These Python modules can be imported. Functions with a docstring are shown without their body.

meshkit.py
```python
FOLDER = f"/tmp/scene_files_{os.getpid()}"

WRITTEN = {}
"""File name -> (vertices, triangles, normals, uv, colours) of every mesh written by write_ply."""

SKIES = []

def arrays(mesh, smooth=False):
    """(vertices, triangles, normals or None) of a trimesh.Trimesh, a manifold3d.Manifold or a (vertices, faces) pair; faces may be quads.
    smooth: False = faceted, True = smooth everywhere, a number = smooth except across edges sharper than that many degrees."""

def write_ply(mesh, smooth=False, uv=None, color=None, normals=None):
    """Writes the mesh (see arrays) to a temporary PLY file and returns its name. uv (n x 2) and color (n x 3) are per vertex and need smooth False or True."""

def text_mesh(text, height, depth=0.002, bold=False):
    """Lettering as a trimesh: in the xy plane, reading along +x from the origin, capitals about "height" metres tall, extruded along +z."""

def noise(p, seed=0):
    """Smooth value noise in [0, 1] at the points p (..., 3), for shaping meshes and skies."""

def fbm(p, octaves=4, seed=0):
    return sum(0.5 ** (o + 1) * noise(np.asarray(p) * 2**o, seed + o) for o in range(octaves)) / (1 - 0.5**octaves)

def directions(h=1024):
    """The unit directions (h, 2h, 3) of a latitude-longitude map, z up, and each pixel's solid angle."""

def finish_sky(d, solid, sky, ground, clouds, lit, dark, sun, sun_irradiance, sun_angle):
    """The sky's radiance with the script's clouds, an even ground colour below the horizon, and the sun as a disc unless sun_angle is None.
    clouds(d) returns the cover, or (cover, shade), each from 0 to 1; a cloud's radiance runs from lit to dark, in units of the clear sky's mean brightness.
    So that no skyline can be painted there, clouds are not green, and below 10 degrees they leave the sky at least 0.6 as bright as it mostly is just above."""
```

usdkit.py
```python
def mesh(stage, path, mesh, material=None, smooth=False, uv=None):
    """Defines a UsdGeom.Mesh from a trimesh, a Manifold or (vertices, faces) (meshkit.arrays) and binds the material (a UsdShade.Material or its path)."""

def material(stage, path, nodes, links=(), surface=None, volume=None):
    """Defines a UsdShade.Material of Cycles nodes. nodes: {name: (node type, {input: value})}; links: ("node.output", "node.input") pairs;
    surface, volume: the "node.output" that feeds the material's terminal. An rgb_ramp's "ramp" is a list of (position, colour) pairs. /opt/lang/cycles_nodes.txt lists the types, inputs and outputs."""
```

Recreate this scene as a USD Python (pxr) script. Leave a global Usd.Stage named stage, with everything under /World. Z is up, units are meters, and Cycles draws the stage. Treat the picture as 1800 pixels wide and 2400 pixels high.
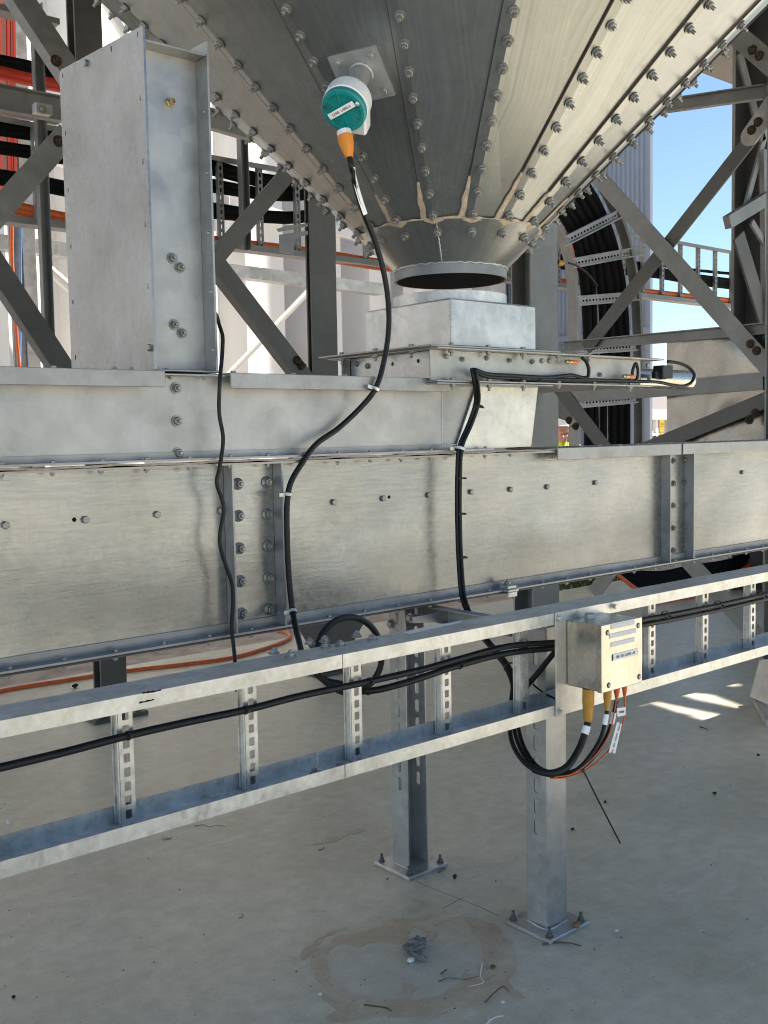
import math, random
import numpy as np, trimesh, usdkit, meshkit
import shapely.geometry as sg, shapely.affinity as sa
from shapely.ops import unary_union
from pxr import Usd, UsdGeom, UsdLux, UsdShade, Gf, Sdf, Vt
from trimesh.creation import extrude_polygon

rng = random.Random(7)
stage = Usd.Stage.CreateInMemory()
UsdGeom.SetStageUpAxis(stage, 'Z')
UsdGeom.SetStageMetersPerUnit(stage, 1.0)
world = UsdGeom.Xform.Define(stage, '/World')
stage.SetDefaultPrim(world.GetPrim())

# ------------------------------------------------------------------ camera, sky, sun, exposure
FPX, PIT, ROLL, YAW = 2400.0, 0.07671628, -0.01858126, 0.87014280     # focal length in pixels of an 1800 x 2400 frame
CAM = np.array([0, 0, 1.5])
_F = np.array([math.cos(PIT)*math.cos(YAW), math.cos(PIT)*math.sin(YAW), -math.sin(PIT)])
_r = np.array([math.sin(YAW), -math.cos(YAW), 0.0])
_u = np.cross(_r, _F)
_R = math.cos(ROLL)*_r + math.sin(ROLL)*_u
_U = -math.sin(ROLL)*_r + math.cos(ROLL)*_u
cam = UsdGeom.Camera.Define(stage, '/World/camera')
cam.CreateHorizontalApertureAttr(36.0)
cam.CreateVerticalApertureAttr(48.0)
cam.CreateFocalLengthAttr(36.0*FPX/1800)
cam.CreateClippingRangeAttr(Gf.Vec2f(0.05, 2000))
cam.CreateExposureAttr(1.75)
M4 = Gf.Matrix4d(*_R, 0, *_U, 0, *(-_F), 0, *CAM, 1)
cam.AddTransformOp().Set(M4)

SUN_EL = math.radians(52)
_sd = np.array([0.985, -0.13]); _sd /= np.hypot(*_sd)
SUN = np.array([_sd[0]*math.cos(SUN_EL), _sd[1]*math.cos(SUN_EL), math.sin(SUN_EL)])
sky = UsdLux.DomeLight.Define(stage, '/World/sky')
sky.GetPrim().SetCustomDataByKey('kind', 'structure')
skym = usdkit.material(stage, '/World/Looks/sky_air', {
    's': ('sky_texture', {'sky_type': 'single_scattering', 'sun_disc': False, 'sun_elevation': SUN_EL,
                          'sun_rotation': math.atan2(SUN[0], SUN[1]), 'altitude': 50.0, 'air_density': 1.0, 'aerosol_density': 0.12, 'ozone_density': 2.2}),
    't': ('mix', {'mix_type': 'multiply', 'fac': 1.0, 'color2': (.93, .965, .96)}),
    'b': ('background_shader', {'strength': 0.05})}, [('s.color', 't.color1'), ('t.color', 'b.color')], surface='b.background')
UsdShade.MaterialBindingAPI.Apply(sky.GetPrim()).Bind(skym)
sun = UsdLux.DistantLight.Define(stage, '/World/sun')
sun.CreateNormalizeAttr(True)
sun.CreateIntensityAttr(1.25)
sun.CreateAngleAttr(0.5)
sun.CreateColorAttr(Gf.Vec3f(1.0, 0.91, 0.77))
_z = SUN; _x = np.cross([0, 0, 1], _z); _x /= np.linalg.norm(_x); _y = np.cross(_z, _x)
sun.AddTransformOp().Set(Gf.Matrix4d(*_x, 0, *_y, 0, *_z, 0, 0, 0, 20, 1))

# ------------------------------------------------------------------ a photograph's pixel -> a point on a given real plane
def ray(px, py): return _F + (px-900)/FPX*_R - (py-1200)/FPX*_U
def onY(px, py, Y): d = ray(px, py); return CAM + d*(Y/d[1])
def onX(px, py, X): d = ray(px, py); return CAM + d*(X/d[0])
def onZ(px, py, Z): d = ray(px, py); return CAM + d*((Z-1.5)/d[2])
def A(*v): return np.array(v, float)
def unit(v): v = np.asarray(v, float); return v/np.linalg.norm(v)

# ------------------------------------------------------------------ materials
def mat(name, nodes, links, surface='p.BSDF', **k): return usdkit.material(stage, '/World/Looks/' + name, nodes, links, surface=surface, **k)

def metal(name, c, rough=.42, metallic=.8, spangle=30.0, vary=.16, streak=None, bump=.0005, tint=(1, 1, 1), blotch=2.5, wave=0.0):
    c = np.array(c if np.ndim(c) else (c, c, c), float)*np.array(tint)
    lo, hi = c*(1-vary), np.minimum(c*(1+vary), .95)
    n = {'g': ('geometry', {}),
         'v': ('voronoi_texture', {'scale': spangle, 'randomness': 1.0}),
         'w': ('noise_texture', {'scale': spangle*.35, 'detail': 4.0, 'distortion': 1.2}),
         'bw': ('rgb_to_bw', {}),
         'mx': ('mix_float', {'fac': .72}),
         'r': ('rgb_ramp', {'ramp': [(.15, tuple(lo)), (.85, tuple(hi))]}),
         'bl': ('noise_texture', {'scale': blotch, 'detail': 5.0, 'roughness': .62}),
         'blr': ('rgb_ramp', {'ramp': [(.3, (.8, .8, .79)), (.7, (1.12, 1.12, 1.13))]}),
         'mul': ('mix', {'mix_type': 'multiply', 'fac': 1.0}),
         'rr': ('map_range', {'from_min': .2, 'from_max': .8, 'to_min': rough*.78, 'to_max': rough*1.25}),
         'bn': ('noise_texture', {'scale': 60.0, 'detail': 3.0}),
         'bp': ('bump', {'strength': .35, 'distance': bump}),
         'p': ('principled_bsdf', {'metallic': metallic, 'specular_ior_level': .5})}
    l = [('g.position', 'v.vector'), ('g.position', 'w.vector'), ('g.position', 'bl.vector'), ('v.color', 'bw.color'), ('bw.val', 'mx.a'), ('w.fac', 'mx.b'),
         ('mx.result', 'r.fac'), ('bl.fac', 'blr.fac'), ('r.color', 'mul.color1'), ('blr.color', 'mul.color2'), ('mul.color', 'p.base_color'),
         ('mx.result', 'rr.value'), ('rr.result', 'p.roughness'), ('bn.fac', 'bp.height'), ('bp.normal', 'p.normal')]
    if streak is not None:            # long fine rolling marks along the sheet; streak = scale per axis
        n['m'] = ('mapping', {'scale': tuple(streak)})
        n['bn'] = ('noise_texture', {'scale': 1.0, 'detail': 4.0, 'roughness': .6})
        l += [('g.position', 'm.vector'), ('m.vector', 'bn.vector')]
        n['st'] = ('rgb_ramp', {'ramp': [(.38, (.91, .91, .91)), (.5, (1, 1, 1)), (.64, (1.07, 1.07, 1.07))]})
        n['mul2'] = ('mix', {'mix_type': 'multiply', 'fac': .8})
        l = [x for x in l if x != ('mul.color', 'p.base_color')] + [('bn.fac', 'st.fac'), ('mul.color', 'mul2.color1'), ('st.color', 'mul2.color2'), ('mul2.color', 'p.base_color')]
    if wave:
        n['wv'] = ('noise_texture', {'scale': 2.3, 'detail': 1.0}); n['bp2'] = ('bump', {'strength': .5, 'distance': wave})
        l = [x for x in l if x != ('bp.normal', 'p.normal')] + [('g.position', 'wv.vector'), ('wv.fac', 'bp2.height'), ('bp.normal', 'bp2.normal'), ('bp2.normal', 'p.normal')]
    return mat(name, n, l)

def plain(name, c, rough=.5, spec=.5, vary=.12, scale=20.0, metallic=0.0, bump=0.0):
    c = np.array(c, float)
    n = {'g': ('geometry', {}), 'n': ('noise_texture', {'scale': scale, 'detail': 4.0}),
         'r': ('rgb_ramp', {'ramp': [(.3, tuple(c*(1-vary))), (.7, tuple(np.minimum(c*(1+vary), 1)))]}),
         'p': ('principled_bsdf', {'roughness': rough, 'specular_ior_level': spec, 'metallic': metallic})}
    l = [('g.position', 'n.vector'), ('n.fac', 'r.fac'), ('r.color', 'p.base_color')]
    if bump:
        n['b'] = ('bump', {'strength': .4, 'distance': bump}); l += [('n.fac', 'b.height'), ('b.normal', 'p.normal')]
    return mat(name, n, l)

GALV = metal('galvanised_steel', .36, rough=.45, metallic=.62, spangle=38, vary=.22, blotch=7)
GALV_L = metal('light_galvanised_sheet', .43, rough=.42, metallic=.6, spangle=17, vary=.25, blotch=7, wave=.03)
GALV_B = metal('bright_galvanised_channel', .62, rough=.40, metallic=.62, spangle=75, vary=.26, blotch=14, tint=(1, .99, .95))
GALV_M = metal('dull_grey_galvanised_steel', .24, rough=.5, metallic=.5, spangle=24, vary=.2, tint=(.97, .99, 1.0))
PANEL = metal('smooth_reflective_casing_sheet', .38, rough=.22, metallic=.92, spangle=300, vary=.01, blotch=.5, wave=.12, bump=.0001, tint=(1, .98, .93))
GALV_C = metal('leafy_spangled_chute_plate', .62, rough=.36, metallic=.7, spangle=42, vary=.20, blotch=9, tint=(1, .98, .92))
GALV_D = metal('backlit_dark_galvanised_steel', .115, rough=.55, metallic=.4, spangle=22, vary=.18, tint=(1, .99, .96))  # darker copy of the galvanised steel, backlit shade put into its colour
GALV_S = metal('spangled_galvanised_plate', .53, rough=.37, metallic=.75, spangle=30, vary=.24, blotch=8)
SHEET = metal('rolled_steel_side_sheet', .34, rough=.30, metallic=.88, spangle=60, vary=.05, streak=(12, 12, 150), bump=.0014, tint=(.975, .985, .985), blotch=2.2, wave=.05)
BRACKET = metal('brushed_column_plate', .31, rough=.33, metallic=.9, tint=(.97, .99, 1.03), spangle=60, vary=.05, streak=(120, 120, 9), bump=.0002, blotch=3, wave=.05)
STAIN = metal('brushed_stainless_box', .55, rough=.27, metallic=.95, spangle=70, vary=.04, streak=(160, 160, 8), bump=.00015, tint=(1, .94, .82), blotch=8)
GATE = metal('gate_frame_steel', .40, rough=.42, metallic=.7, spangle=60, vary=.14, blotch=12, tint=(1, .99, .95))
BOLT = metal('zinc_bolt', .30, rough=.42, metallic=.7, spangle=200, vary=.2, tint=(1, .98, .93))
BOLT_D = metal('grey_anchor_bolt', .12, rough=.5, metallic=.5, spangle=200, vary=.2)
RUST = plain('rusty_bolt_head', (.045, .030, .020), .8, .3, .4, 120)
# hopper sheets: streaks run down the slope along the mesh's own (u, v)
HOPPER = mat('hopper_cone_sheet', {
    'u': ('uvmap', {'attribute': 'st'}), 'm': ('mapping', {'scale': (26, 1.3, 1)}), 'n': ('noise_texture', {'scale': 1.0, 'detail': 5.0, 'roughness': .65}),
    'm2': ('mapping', {'scale': (48, .8, 1)}), 'n2': ('noise_texture', {'scale': 1.0, 'detail': 3.0}),
    'g': ('geometry', {}), 'n3': ('noise_texture', {'scale': 5.0, 'detail': 6.0, 'roughness': .7}), 'sc': ('noise_texture', {'scale': 70.0, 'detail': 5.0, 'roughness': .75}),
    'mk': ('rgb_ramp', {'ramp': [(.52, (0, 0, 0)), (.66, (1, 1, 1))]}), 'sk': ('rgb_ramp', {'ramp': [(.55, (0, 0, 0)), (.68, (1, 1, 1))]}),
    'mm': ('mix', {'mix_type': 'multiply', 'fac': 1.0}),
    'r': ('rgb_ramp', {'ramp': [(.3, (.235, .24, .232)), (.7, (.31, .315, .302))]}), 'r2': ('rgb_ramp', {'ramp': [(.32, (.86, .86, .86)), (.42, (1, 1, 1)), (.66, (1.04, 1.04, 1.04))]}),
    'mul': ('mix', {'mix_type': 'multiply', 'fac': .8}), 'sp': ('mix', {'mix_type': 'mix', 'color2': (.50, .50, .48)}), 'half': ('mix', {'mix_type': 'multiply', 'fac': 1.0, 'color2': (.55, .55, .55)}),
    'rr': ('map_range', {'from_min': .25, 'from_max': .75, 'to_min': .25, 'to_max': .38}),
    'b': ('bump', {'strength': .25, 'distance': .0006}),
    'p': ('principled_bsdf', {'metallic': .82})},
    [('u.UV', 'm.vector'), ('m.vector', 'n.vector'), ('u.UV', 'm2.vector'), ('m2.vector', 'n2.vector'), ('g.position', 'n3.vector'), ('g.position', 'sc.vector'),
     ('n3.fac', 'mk.fac'), ('sc.fac', 'sk.fac'), ('mk.color', 'mm.color1'), ('sk.color', 'mm.color2'), ('mm.color', 'half.color1'), ('half.color', 'sp.fac'),
     ('n.fac', 'r.fac'), ('n2.fac', 'r2.fac'), ('r.color', 'mul.color1'), ('r2.color', 'mul.color2'), ('mul.color', 'sp.color1'), ('sp.color', 'p.base_color'),
     ('n3.fac', 'rr.value'), ('rr.result', 'p.roughness'), ('n2.fac', 'b.height'), ('b.normal', 'p.normal')])
SEAL = plain('beige_sealant', (.42, .33, .25), .75, .3, .2, 60, bump=.004)
BLACK = plain('black_cable_sheath', (.007, .007, .008), .48, .35, .3, 40)
BLACK_M = plain('matt_black_cable', (.005, .005, .006), .8, .12, .2, 40)
ORANGE = plain('orange_cable', (.62, .12, .025), .5, .5, .15, 30)
RED = plain('red_cable', (.55, .04, .02), .5, .5, .15, 30)
REDPAINT = plain('red_painted_steel', (.55, .05, .03), .55, .4, .1, 3)
SHROUD_Y = plain('ochre_rubber_shroud', (.50, .24, .04), .55, .4, .1, 40)
SHROUD_O = plain('orange_rubber_shroud', (.70, .24, .025), .5, .45, .08, 40)
SHROUD_R = plain('red_orange_shroud', (.60, .11, .035), .5, .45, .08, 40)
TEAL = plain('teal_plastic', (.004, .21, .21), .42, .5, .08, 15)
WHITEP = plain('white_plastic', (.70, .71, .74), .42, .5, .05, 25)
PAPER = plain('white_label', (.86, .86, .86), .55, .4, .04, 30)
GREYLAB = plain('grey_label_strip', (.70, .71, .74), .5, .4, .06, 60)
INK = plain('black_ink', (.015, .015, .018), .6, .2, .05, 10)
PLASTK = plain('black_plastic', (.014, .014, .015), .45, .45, .2, 60)
ORGPLUG = plain('orange_plug', (.85, .16, .015), .4, .5, .05, 40)
BRASS = metal('brass_fitting', (.45, .36, .2), rough=.35, metallic=.9, spangle=200)
WHITEW = plain('white_wall_paint', (.74, .74, .74), .5, .4, .03, .6)
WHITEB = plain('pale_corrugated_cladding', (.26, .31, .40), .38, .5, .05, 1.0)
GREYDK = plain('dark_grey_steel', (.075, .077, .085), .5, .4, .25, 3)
YELLOW = plain('yellow_sign', (.80, .48, .02), .5, .4, .05, 10)
HIVIS = plain('hi_vis_yellow', (.72, .85, .03), .8, .2, .08, 30)
NAVY = plain('navy_cloth', (.012, .015, .035), .85, .2, .2, 40)
SKIN = plain('skin', (.52, .27, .20), .5, .4, .08, 40)
HELMET = plain('white_helmet', (.82, .82, .84), .35, .5, .02, 10)
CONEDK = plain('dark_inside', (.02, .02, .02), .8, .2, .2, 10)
TWIG = plain('dry_brown_litter', (.16, .11, .07), .85, .2, .3, 80)
WHITEBIT = plain('white_litter', (.75, .75, .72), .7, .3, .05, 60)
DARKBIT = plain('dark_litter', (.03, .028, .026), .8, .2, .3, 100)
RAG = plain('grey_crumpled_rag', (.20, .195, .19), .7, .3, .35, 90)
LEAFM = plain('dull_green_leaves', (.09, .12, .035), .7, .3, .3, 30)

# ------------------------------------------------------------------ scene tree helpers
ORD = 'first second third fourth fifth sixth seventh eighth'.split()
used = {}
def numbered(parent, name):
    k = (parent, name); i = used.get(k, -1) + 1; used[k] = i
    return name if i == 0 else f'{name}_{i:03d}'
origin = {}
def setd(p, label=None, cat=None, group=None, kind=None):
    for k, v in (('label', label), ('category', cat), ('group', group), ('kind', kind)):
        if v: p.SetCustomDataByKey(k, v)
def thing(name, label, cat, loc=(0, 0, 0), group=None, kind=None):
    path = '/World/' + numbered('/World', name)
    x = UsdGeom.Xform.Define(stage, path); x.AddTranslateOp().Set(Gf.Vec3d(*map(float, loc)))
    origin[path] = np.array(loc, float); setd(x.GetPrim(), label, cat, group, kind)
    return path
def part(parent, name, mesh, m, smooth=False, label=None, kind=None, uv=None):
    path = parent + '/' + numbered(parent, name)
    base = parent
    while base not in origin: base = base.rsplit('/', 1)[0]
    v, f = arr(mesh)
    v = v - origin[base]
    p = usdkit.mesh(stage, path, trimesh.Trimesh(v, f, process=False), m, smooth=smooth, uv=uv)
    setd(p.GetPrim(), label, kind=kind)
    return path
def solo(name, mesh, m, label=None, cat=None, group=None, kind=None, smooth=False, uv=None):
    path = '/World/' + numbered('/World', name)
    p = usdkit.mesh(stage, path, mesh if not isinstance(mesh, list) else cat_(mesh), m, smooth=smooth, uv=uv)
    setd(p.GetPrim(), label, cat, group, kind)
    origin[path] = np.zeros(3)
    return path
def arr(mesh):
    if isinstance(mesh, list): mesh = cat_(mesh)
    return np.asarray(mesh.vertices, float), np.asarray(mesh.faces)
def cat_(ms):
    ms = [m for m in ms if m is not None]
    return ms[0] if len(ms) == 1 else trimesh.util.concatenate(ms)

# ------------------------------------------------------------------ shapes
def frame(z, up=(0, 0, 1)):
    z = unit(z); up = np.asarray(up, float)
    if abs(z @ unit(up)) > .98: up = A(1, 0, 0) if abs(z[0]) < .9 else A(0, 1, 0)
    x = unit(np.cross(up, z)); y = np.cross(z, x)
    return x, y, z
def place(mesh, o, x, y, z):
    T = np.eye(4); T[:3, 0], T[:3, 1], T[:3, 2], T[:3, 3] = x, y, z, o
    m = mesh.copy(); m.apply_transform(T); return m
def obox(c, x, y, z, s, ch=.0015):
    """box of size s with chamfered edges, centred at c"""
    h = np.array(s)/2; ch = min(ch, h.min()*.6); P = []
    for sx in (-1, 1):
        for sy in (-1, 1):
            for sz in (-1, 1):
                for k in range(3):
                    d = h - ch; d[k] = h[k]; P.append(d*A(sx, sy, sz))
    m = trimesh.convex.convex_hull(np.array(P))
    return place(m, c, x, y, z)
X_, Y_, Z_ = A(1, 0, 0), A(0, 1, 0), A(0, 0, 1)
def box(x0, x1, y0, y1, z0, z1, ch=.0015):
    return obox(A((x0+x1)/2, (y0+y1)/2, (z0+z1)/2), X_, Y_, Z_, (x1-x0, y1-y0, z1-z0), ch)
def bar(p, q, w, h, up=(0, 0, 1), ch=.0015):
    x, y, z = frame(np.subtract(q, p), up)
    return obox((np.asarray(p)+q)/2, x, y, z, (w, h, np.linalg.norm(np.subtract(q, p))), ch)
def extr(poly, o, x, y, h):
    z = np.cross(x, y)
    m = trimesh.util.concatenate([extrude_polygon(g, h, engine='earcut') for g in getattr(poly, 'geoms', [poly])])
    return place(m, o, x, y, z)
def L_(w, h, t): return sg.Polygon([(0, 0), (w, 0), (w, t), (t, t), (t, h), (0, h)])
def C_(w, h, t): return sg.Polygon([(0, 0), (w, 0), (w, t), (t, t), (t, h-t), (w, h-t), (w, h), (0, h)])
def I_(w, h, t): return sg.Polygon([(0, 0), (w, 0), (w, t), (w/2+t/2, t), (w/2+t/2, h-t), (w, h-t), (w, h), (0, h), (0, h-t), (w/2-t/2, h-t), (w/2-t/2, t), (0, t)])
def beam(p, q, sec, up=(0, 0, 1), off=(0, 0)):
    """section sec (x sideways, y along up) swept from p to q; off moves the section's origin"""
    x, y, z = frame(np.subtract(q, p), up)
    return place(extrude_polygon(sa.translate(sec, *off), float(np.linalg.norm(np.subtract(q, p))), engine='earcut'), np.asarray(p, float), x, y, z)
def slab(pts, th, nrm, holes=()):
    """plate whose outer face passes through the coplanar points and looks along nrm; holes: (point, radius)"""
    pts = np.asarray(pts, float); z = unit(nrm); x = unit(pts[1]-pts[0]); x = unit(x - z*(x@z)); y = np.cross(z, x); o = pts[0]
    poly = sg.Polygon([((p-o)@x, (p-o)@y) for p in pts]).buffer(0)
    if holes: poly = poly.difference(unary_union([sg.Point((c-o)@x, (c-o)@y).buffer(r, 6) if np.ndim(r) == 0 else
              sa.rotate(sa.scale(sg.Point((c-o)@x, (c-o)@y).buffer(1, 6), r[0], r[1]), r[2]) for c, r in holes]))
    return extr(poly, o - z*th, x, y, th)
def spline(P, n=8):
    P = np.asarray(P, float)
    if len(P) < 3: return np.linspace(P[0], P[-1], n*2)
    Q = np.vstack([2*P[0]-P[1], P, 2*P[-1]-P[-2]]); out = []
    for i in range(1, len(Q)-2):
        a, b, c, d = Q[i-1:i+3]
        t0 = 0; t1 = np.linalg.norm(b-a)**.5+1e-9; t2 = t1+np.linalg.norm(c-b)**.5+1e-9; t3 = t2+np.linalg.norm(d-c)**.5+1e-9
        for t in np.linspace(t1, t2, n, endpoint=False):
            A1 = (t1-t)/t1*a+t/t1*b; A2 = (t2-t)/(t2-t1)*b+(t-t1)/(t2-t1)*c; A3 = (t3-t)/(t3-t2)*c+(t-t2)/(t3-t2)*d
            B1 = (t2-t)/t2*A1+t/t2*A2; B2 = (t3-t)/(t3-t1)*A2+(t-t1)/(t3-t1)*A3
            out.append((t2-t)/(t2-t1)*B1+(t-t1)/(t2-t1)*B2)
    return np.vstack(out+[P[-1]])
def frames(P, up0=(0, 0, 1)):
    T = np.gradient(P, axis=0); T /= np.linalg.norm(T, axis=1, keepdims=True)
    x, y, z = frame(T[0], up0); X = [x]
    for t in T[1:]:
        x = X[-1]-t*(X[-1]@t); X.append(x/np.linalg.norm(x))
    X = np.array(X); return X, np.cross(T, X), T
def tube(P, r, n=10, up=(0, 0, 1)):
    """round tube along the points (r a number, or one per point), capped"""
    P = np.asarray(P, float); X, Y, T = frames(P, up); r = np.broadcast_to(r, len(P))
    a = np.linspace(0, 2*np.pi, n, endpoint=False)
    V = (P[:, None]+r[:, None, None]*(np.cos(a)[None, :, None]*X[:, None]+np.sin(a)[None, :, None]*Y[:, None])).reshape(-1, 3)
    i = np.arange(len(P)-1)[:, None]*n; j = np.arange(n)[None]; k = (j+1) % n
    f = np.concatenate([np.stack([i+j, i+k, i+n+k], -1).reshape(-1, 3), np.stack([i+j, i+n+k, i+n+j], -1).reshape(-1, 3)])
    m = len(V); V = np.vstack([V, P[0], P[-1]]); e = (len(P)-1)*n
    f = np.vstack([f, np.stack([np.full(n, m), (np.arange(n)+1) % n, np.arange(n)], 1), np.stack([np.full(n, m+1), e+np.arange(n), e+(np.arange(n)+1) % n], 1)])
    return trimesh.Trimesh(V, f, process=False)
def sweep(P, w, h, up):
    """rectangular bar w (sideways) x h (along up) along the points; up is a fixed direction"""
    P = np.asarray(P, float); T = np.gradient(P, axis=0); T /= np.linalg.norm(T, axis=1, keepdims=True)
    S = np.cross(np.broadcast_to(up, T.shape), T); S /= np.linalg.norm(S, axis=1, keepdims=True); Uu = np.cross(T, S)
    V = np.stack([P+S*a*w/2+Uu*b*h/2 for a, b in ((-1, -1), (1, -1), (1, 1), (-1, 1))], 1).reshape(-1, 3); f = []
    for i in range(len(P)-1):
        for j in range(4):
            a, b = i*4+j, i*4+(j+1) % 4; f += [(a, b, b+4), (a, b+4, a+4)]
    e = (len(P)-1)*4; f += [(0, 2, 1), (0, 3, 2), (e, e+1, e+2), (e, e+2, e+3)]
    return trimesh.Trimesh(V, f, process=False)
def lathe(prof, o, z, n=32):
    """profile (radius, height) turned about the axis z through o"""
    x, y, z = frame(z); prof = np.asarray(prof, float); a = np.linspace(0, 2*np.pi, n, endpoint=False)
    V = (np.asarray(o)+prof[:, 1][:, None, None]*z+prof[:, 0][:, None, None]*(np.cos(a)[None, :, None]*x+np.sin(a)[None, :, None]*y)).reshape(-1, 3); f = []
    i = np.arange(len(prof)-1)[:, None]*n; j = np.arange(n)[None]; k = (j+1) % n
    f = np.concatenate([np.stack([i+j, i+k, i+n+k], -1).reshape(-1, 3), np.stack([i+j, i+n+k, i+n+j], -1).reshape(-1, 3)])
    m = trimesh.Trimesh(V, f, process=False); m.merge_vertices(); m.update_faces(m.nondegenerate_faces()); return m
def disc(r, h, n, ch=0.0):
    p = [(0, 0), (r, 0), (r, h-ch), (r-ch, h), (0, h)] if ch else [(0, 0), (r, 0), (r, h), (0, h)]
    return lathe(p, A(0, 0, 0), Z_, n)
def bolt_mesh(s=1.0, stud=.014, washer=True, dome=False):
    b = []
    if dome: b.append(lathe([(.019*s, 0), (.0185*s, .003*s), (.012*s, .008*s), (0, .008*s)], A(0, 0, 0), Z_, 14))
    elif washer: b.append(lathe([(.017*s, 0), (.017*s, .003*s), (0, .003*s)], A(0, 0, 0), Z_, 14))
    z0 = .008*s if dome else (.003*s if washer else 0)
    nut = lathe([(.0125*s, z0), (.0125*s, z0+.009*s), (.0105*s, z0+.0108*s), (0, z0+.0108*s)], A(0, 0, 0), Z_, 6); b.append(nut)
    if stud: b.append(lathe([(.0062*s, z0+.0105*s), (.0062*s, z0+.0105*s+stud*s-.002*s), (.0048*s, z0+.0105*s+stud*s), (0, z0+.0105*s+stud*s)], A(0, 0, 0), Z_, 8))
    return cat_(b)
_b = {}
def bolt(parent, pos, nrm, s=1.0, stud=.014, washer=True, dome=False, m=None, name='bolt'):
    if stud: stud = stud*rng.choice((.7, .85, .95, 1.0, 1.15))
    k = (s, stud, washer, dome)
    if k not in _b: _b[k] = bolt_mesh(*k)
    x, y, z = frame(nrm); a = rng.random()*6.28
    x, y = x*math.cos(a)+y*math.sin(a), -x*math.sin(a)+y*math.cos(a)
    return part(parent, name, place(_b[k], np.asarray(pos, float), x, y, z), m or BOLT)
def along(p, d): return np.asarray(p, float)+np.asarray(d, float)
def text(s, h, o, x, y, depth=.0006, bold=False):
    m = meshkit.text_mesh(s, h, depth, bold); m.apply_translation([-m.bounds[:, 0].mean(), -h/2, 0])
    return place(m, o, unit(x), unit(y), np.cross(unit(x), unit(y)))

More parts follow.
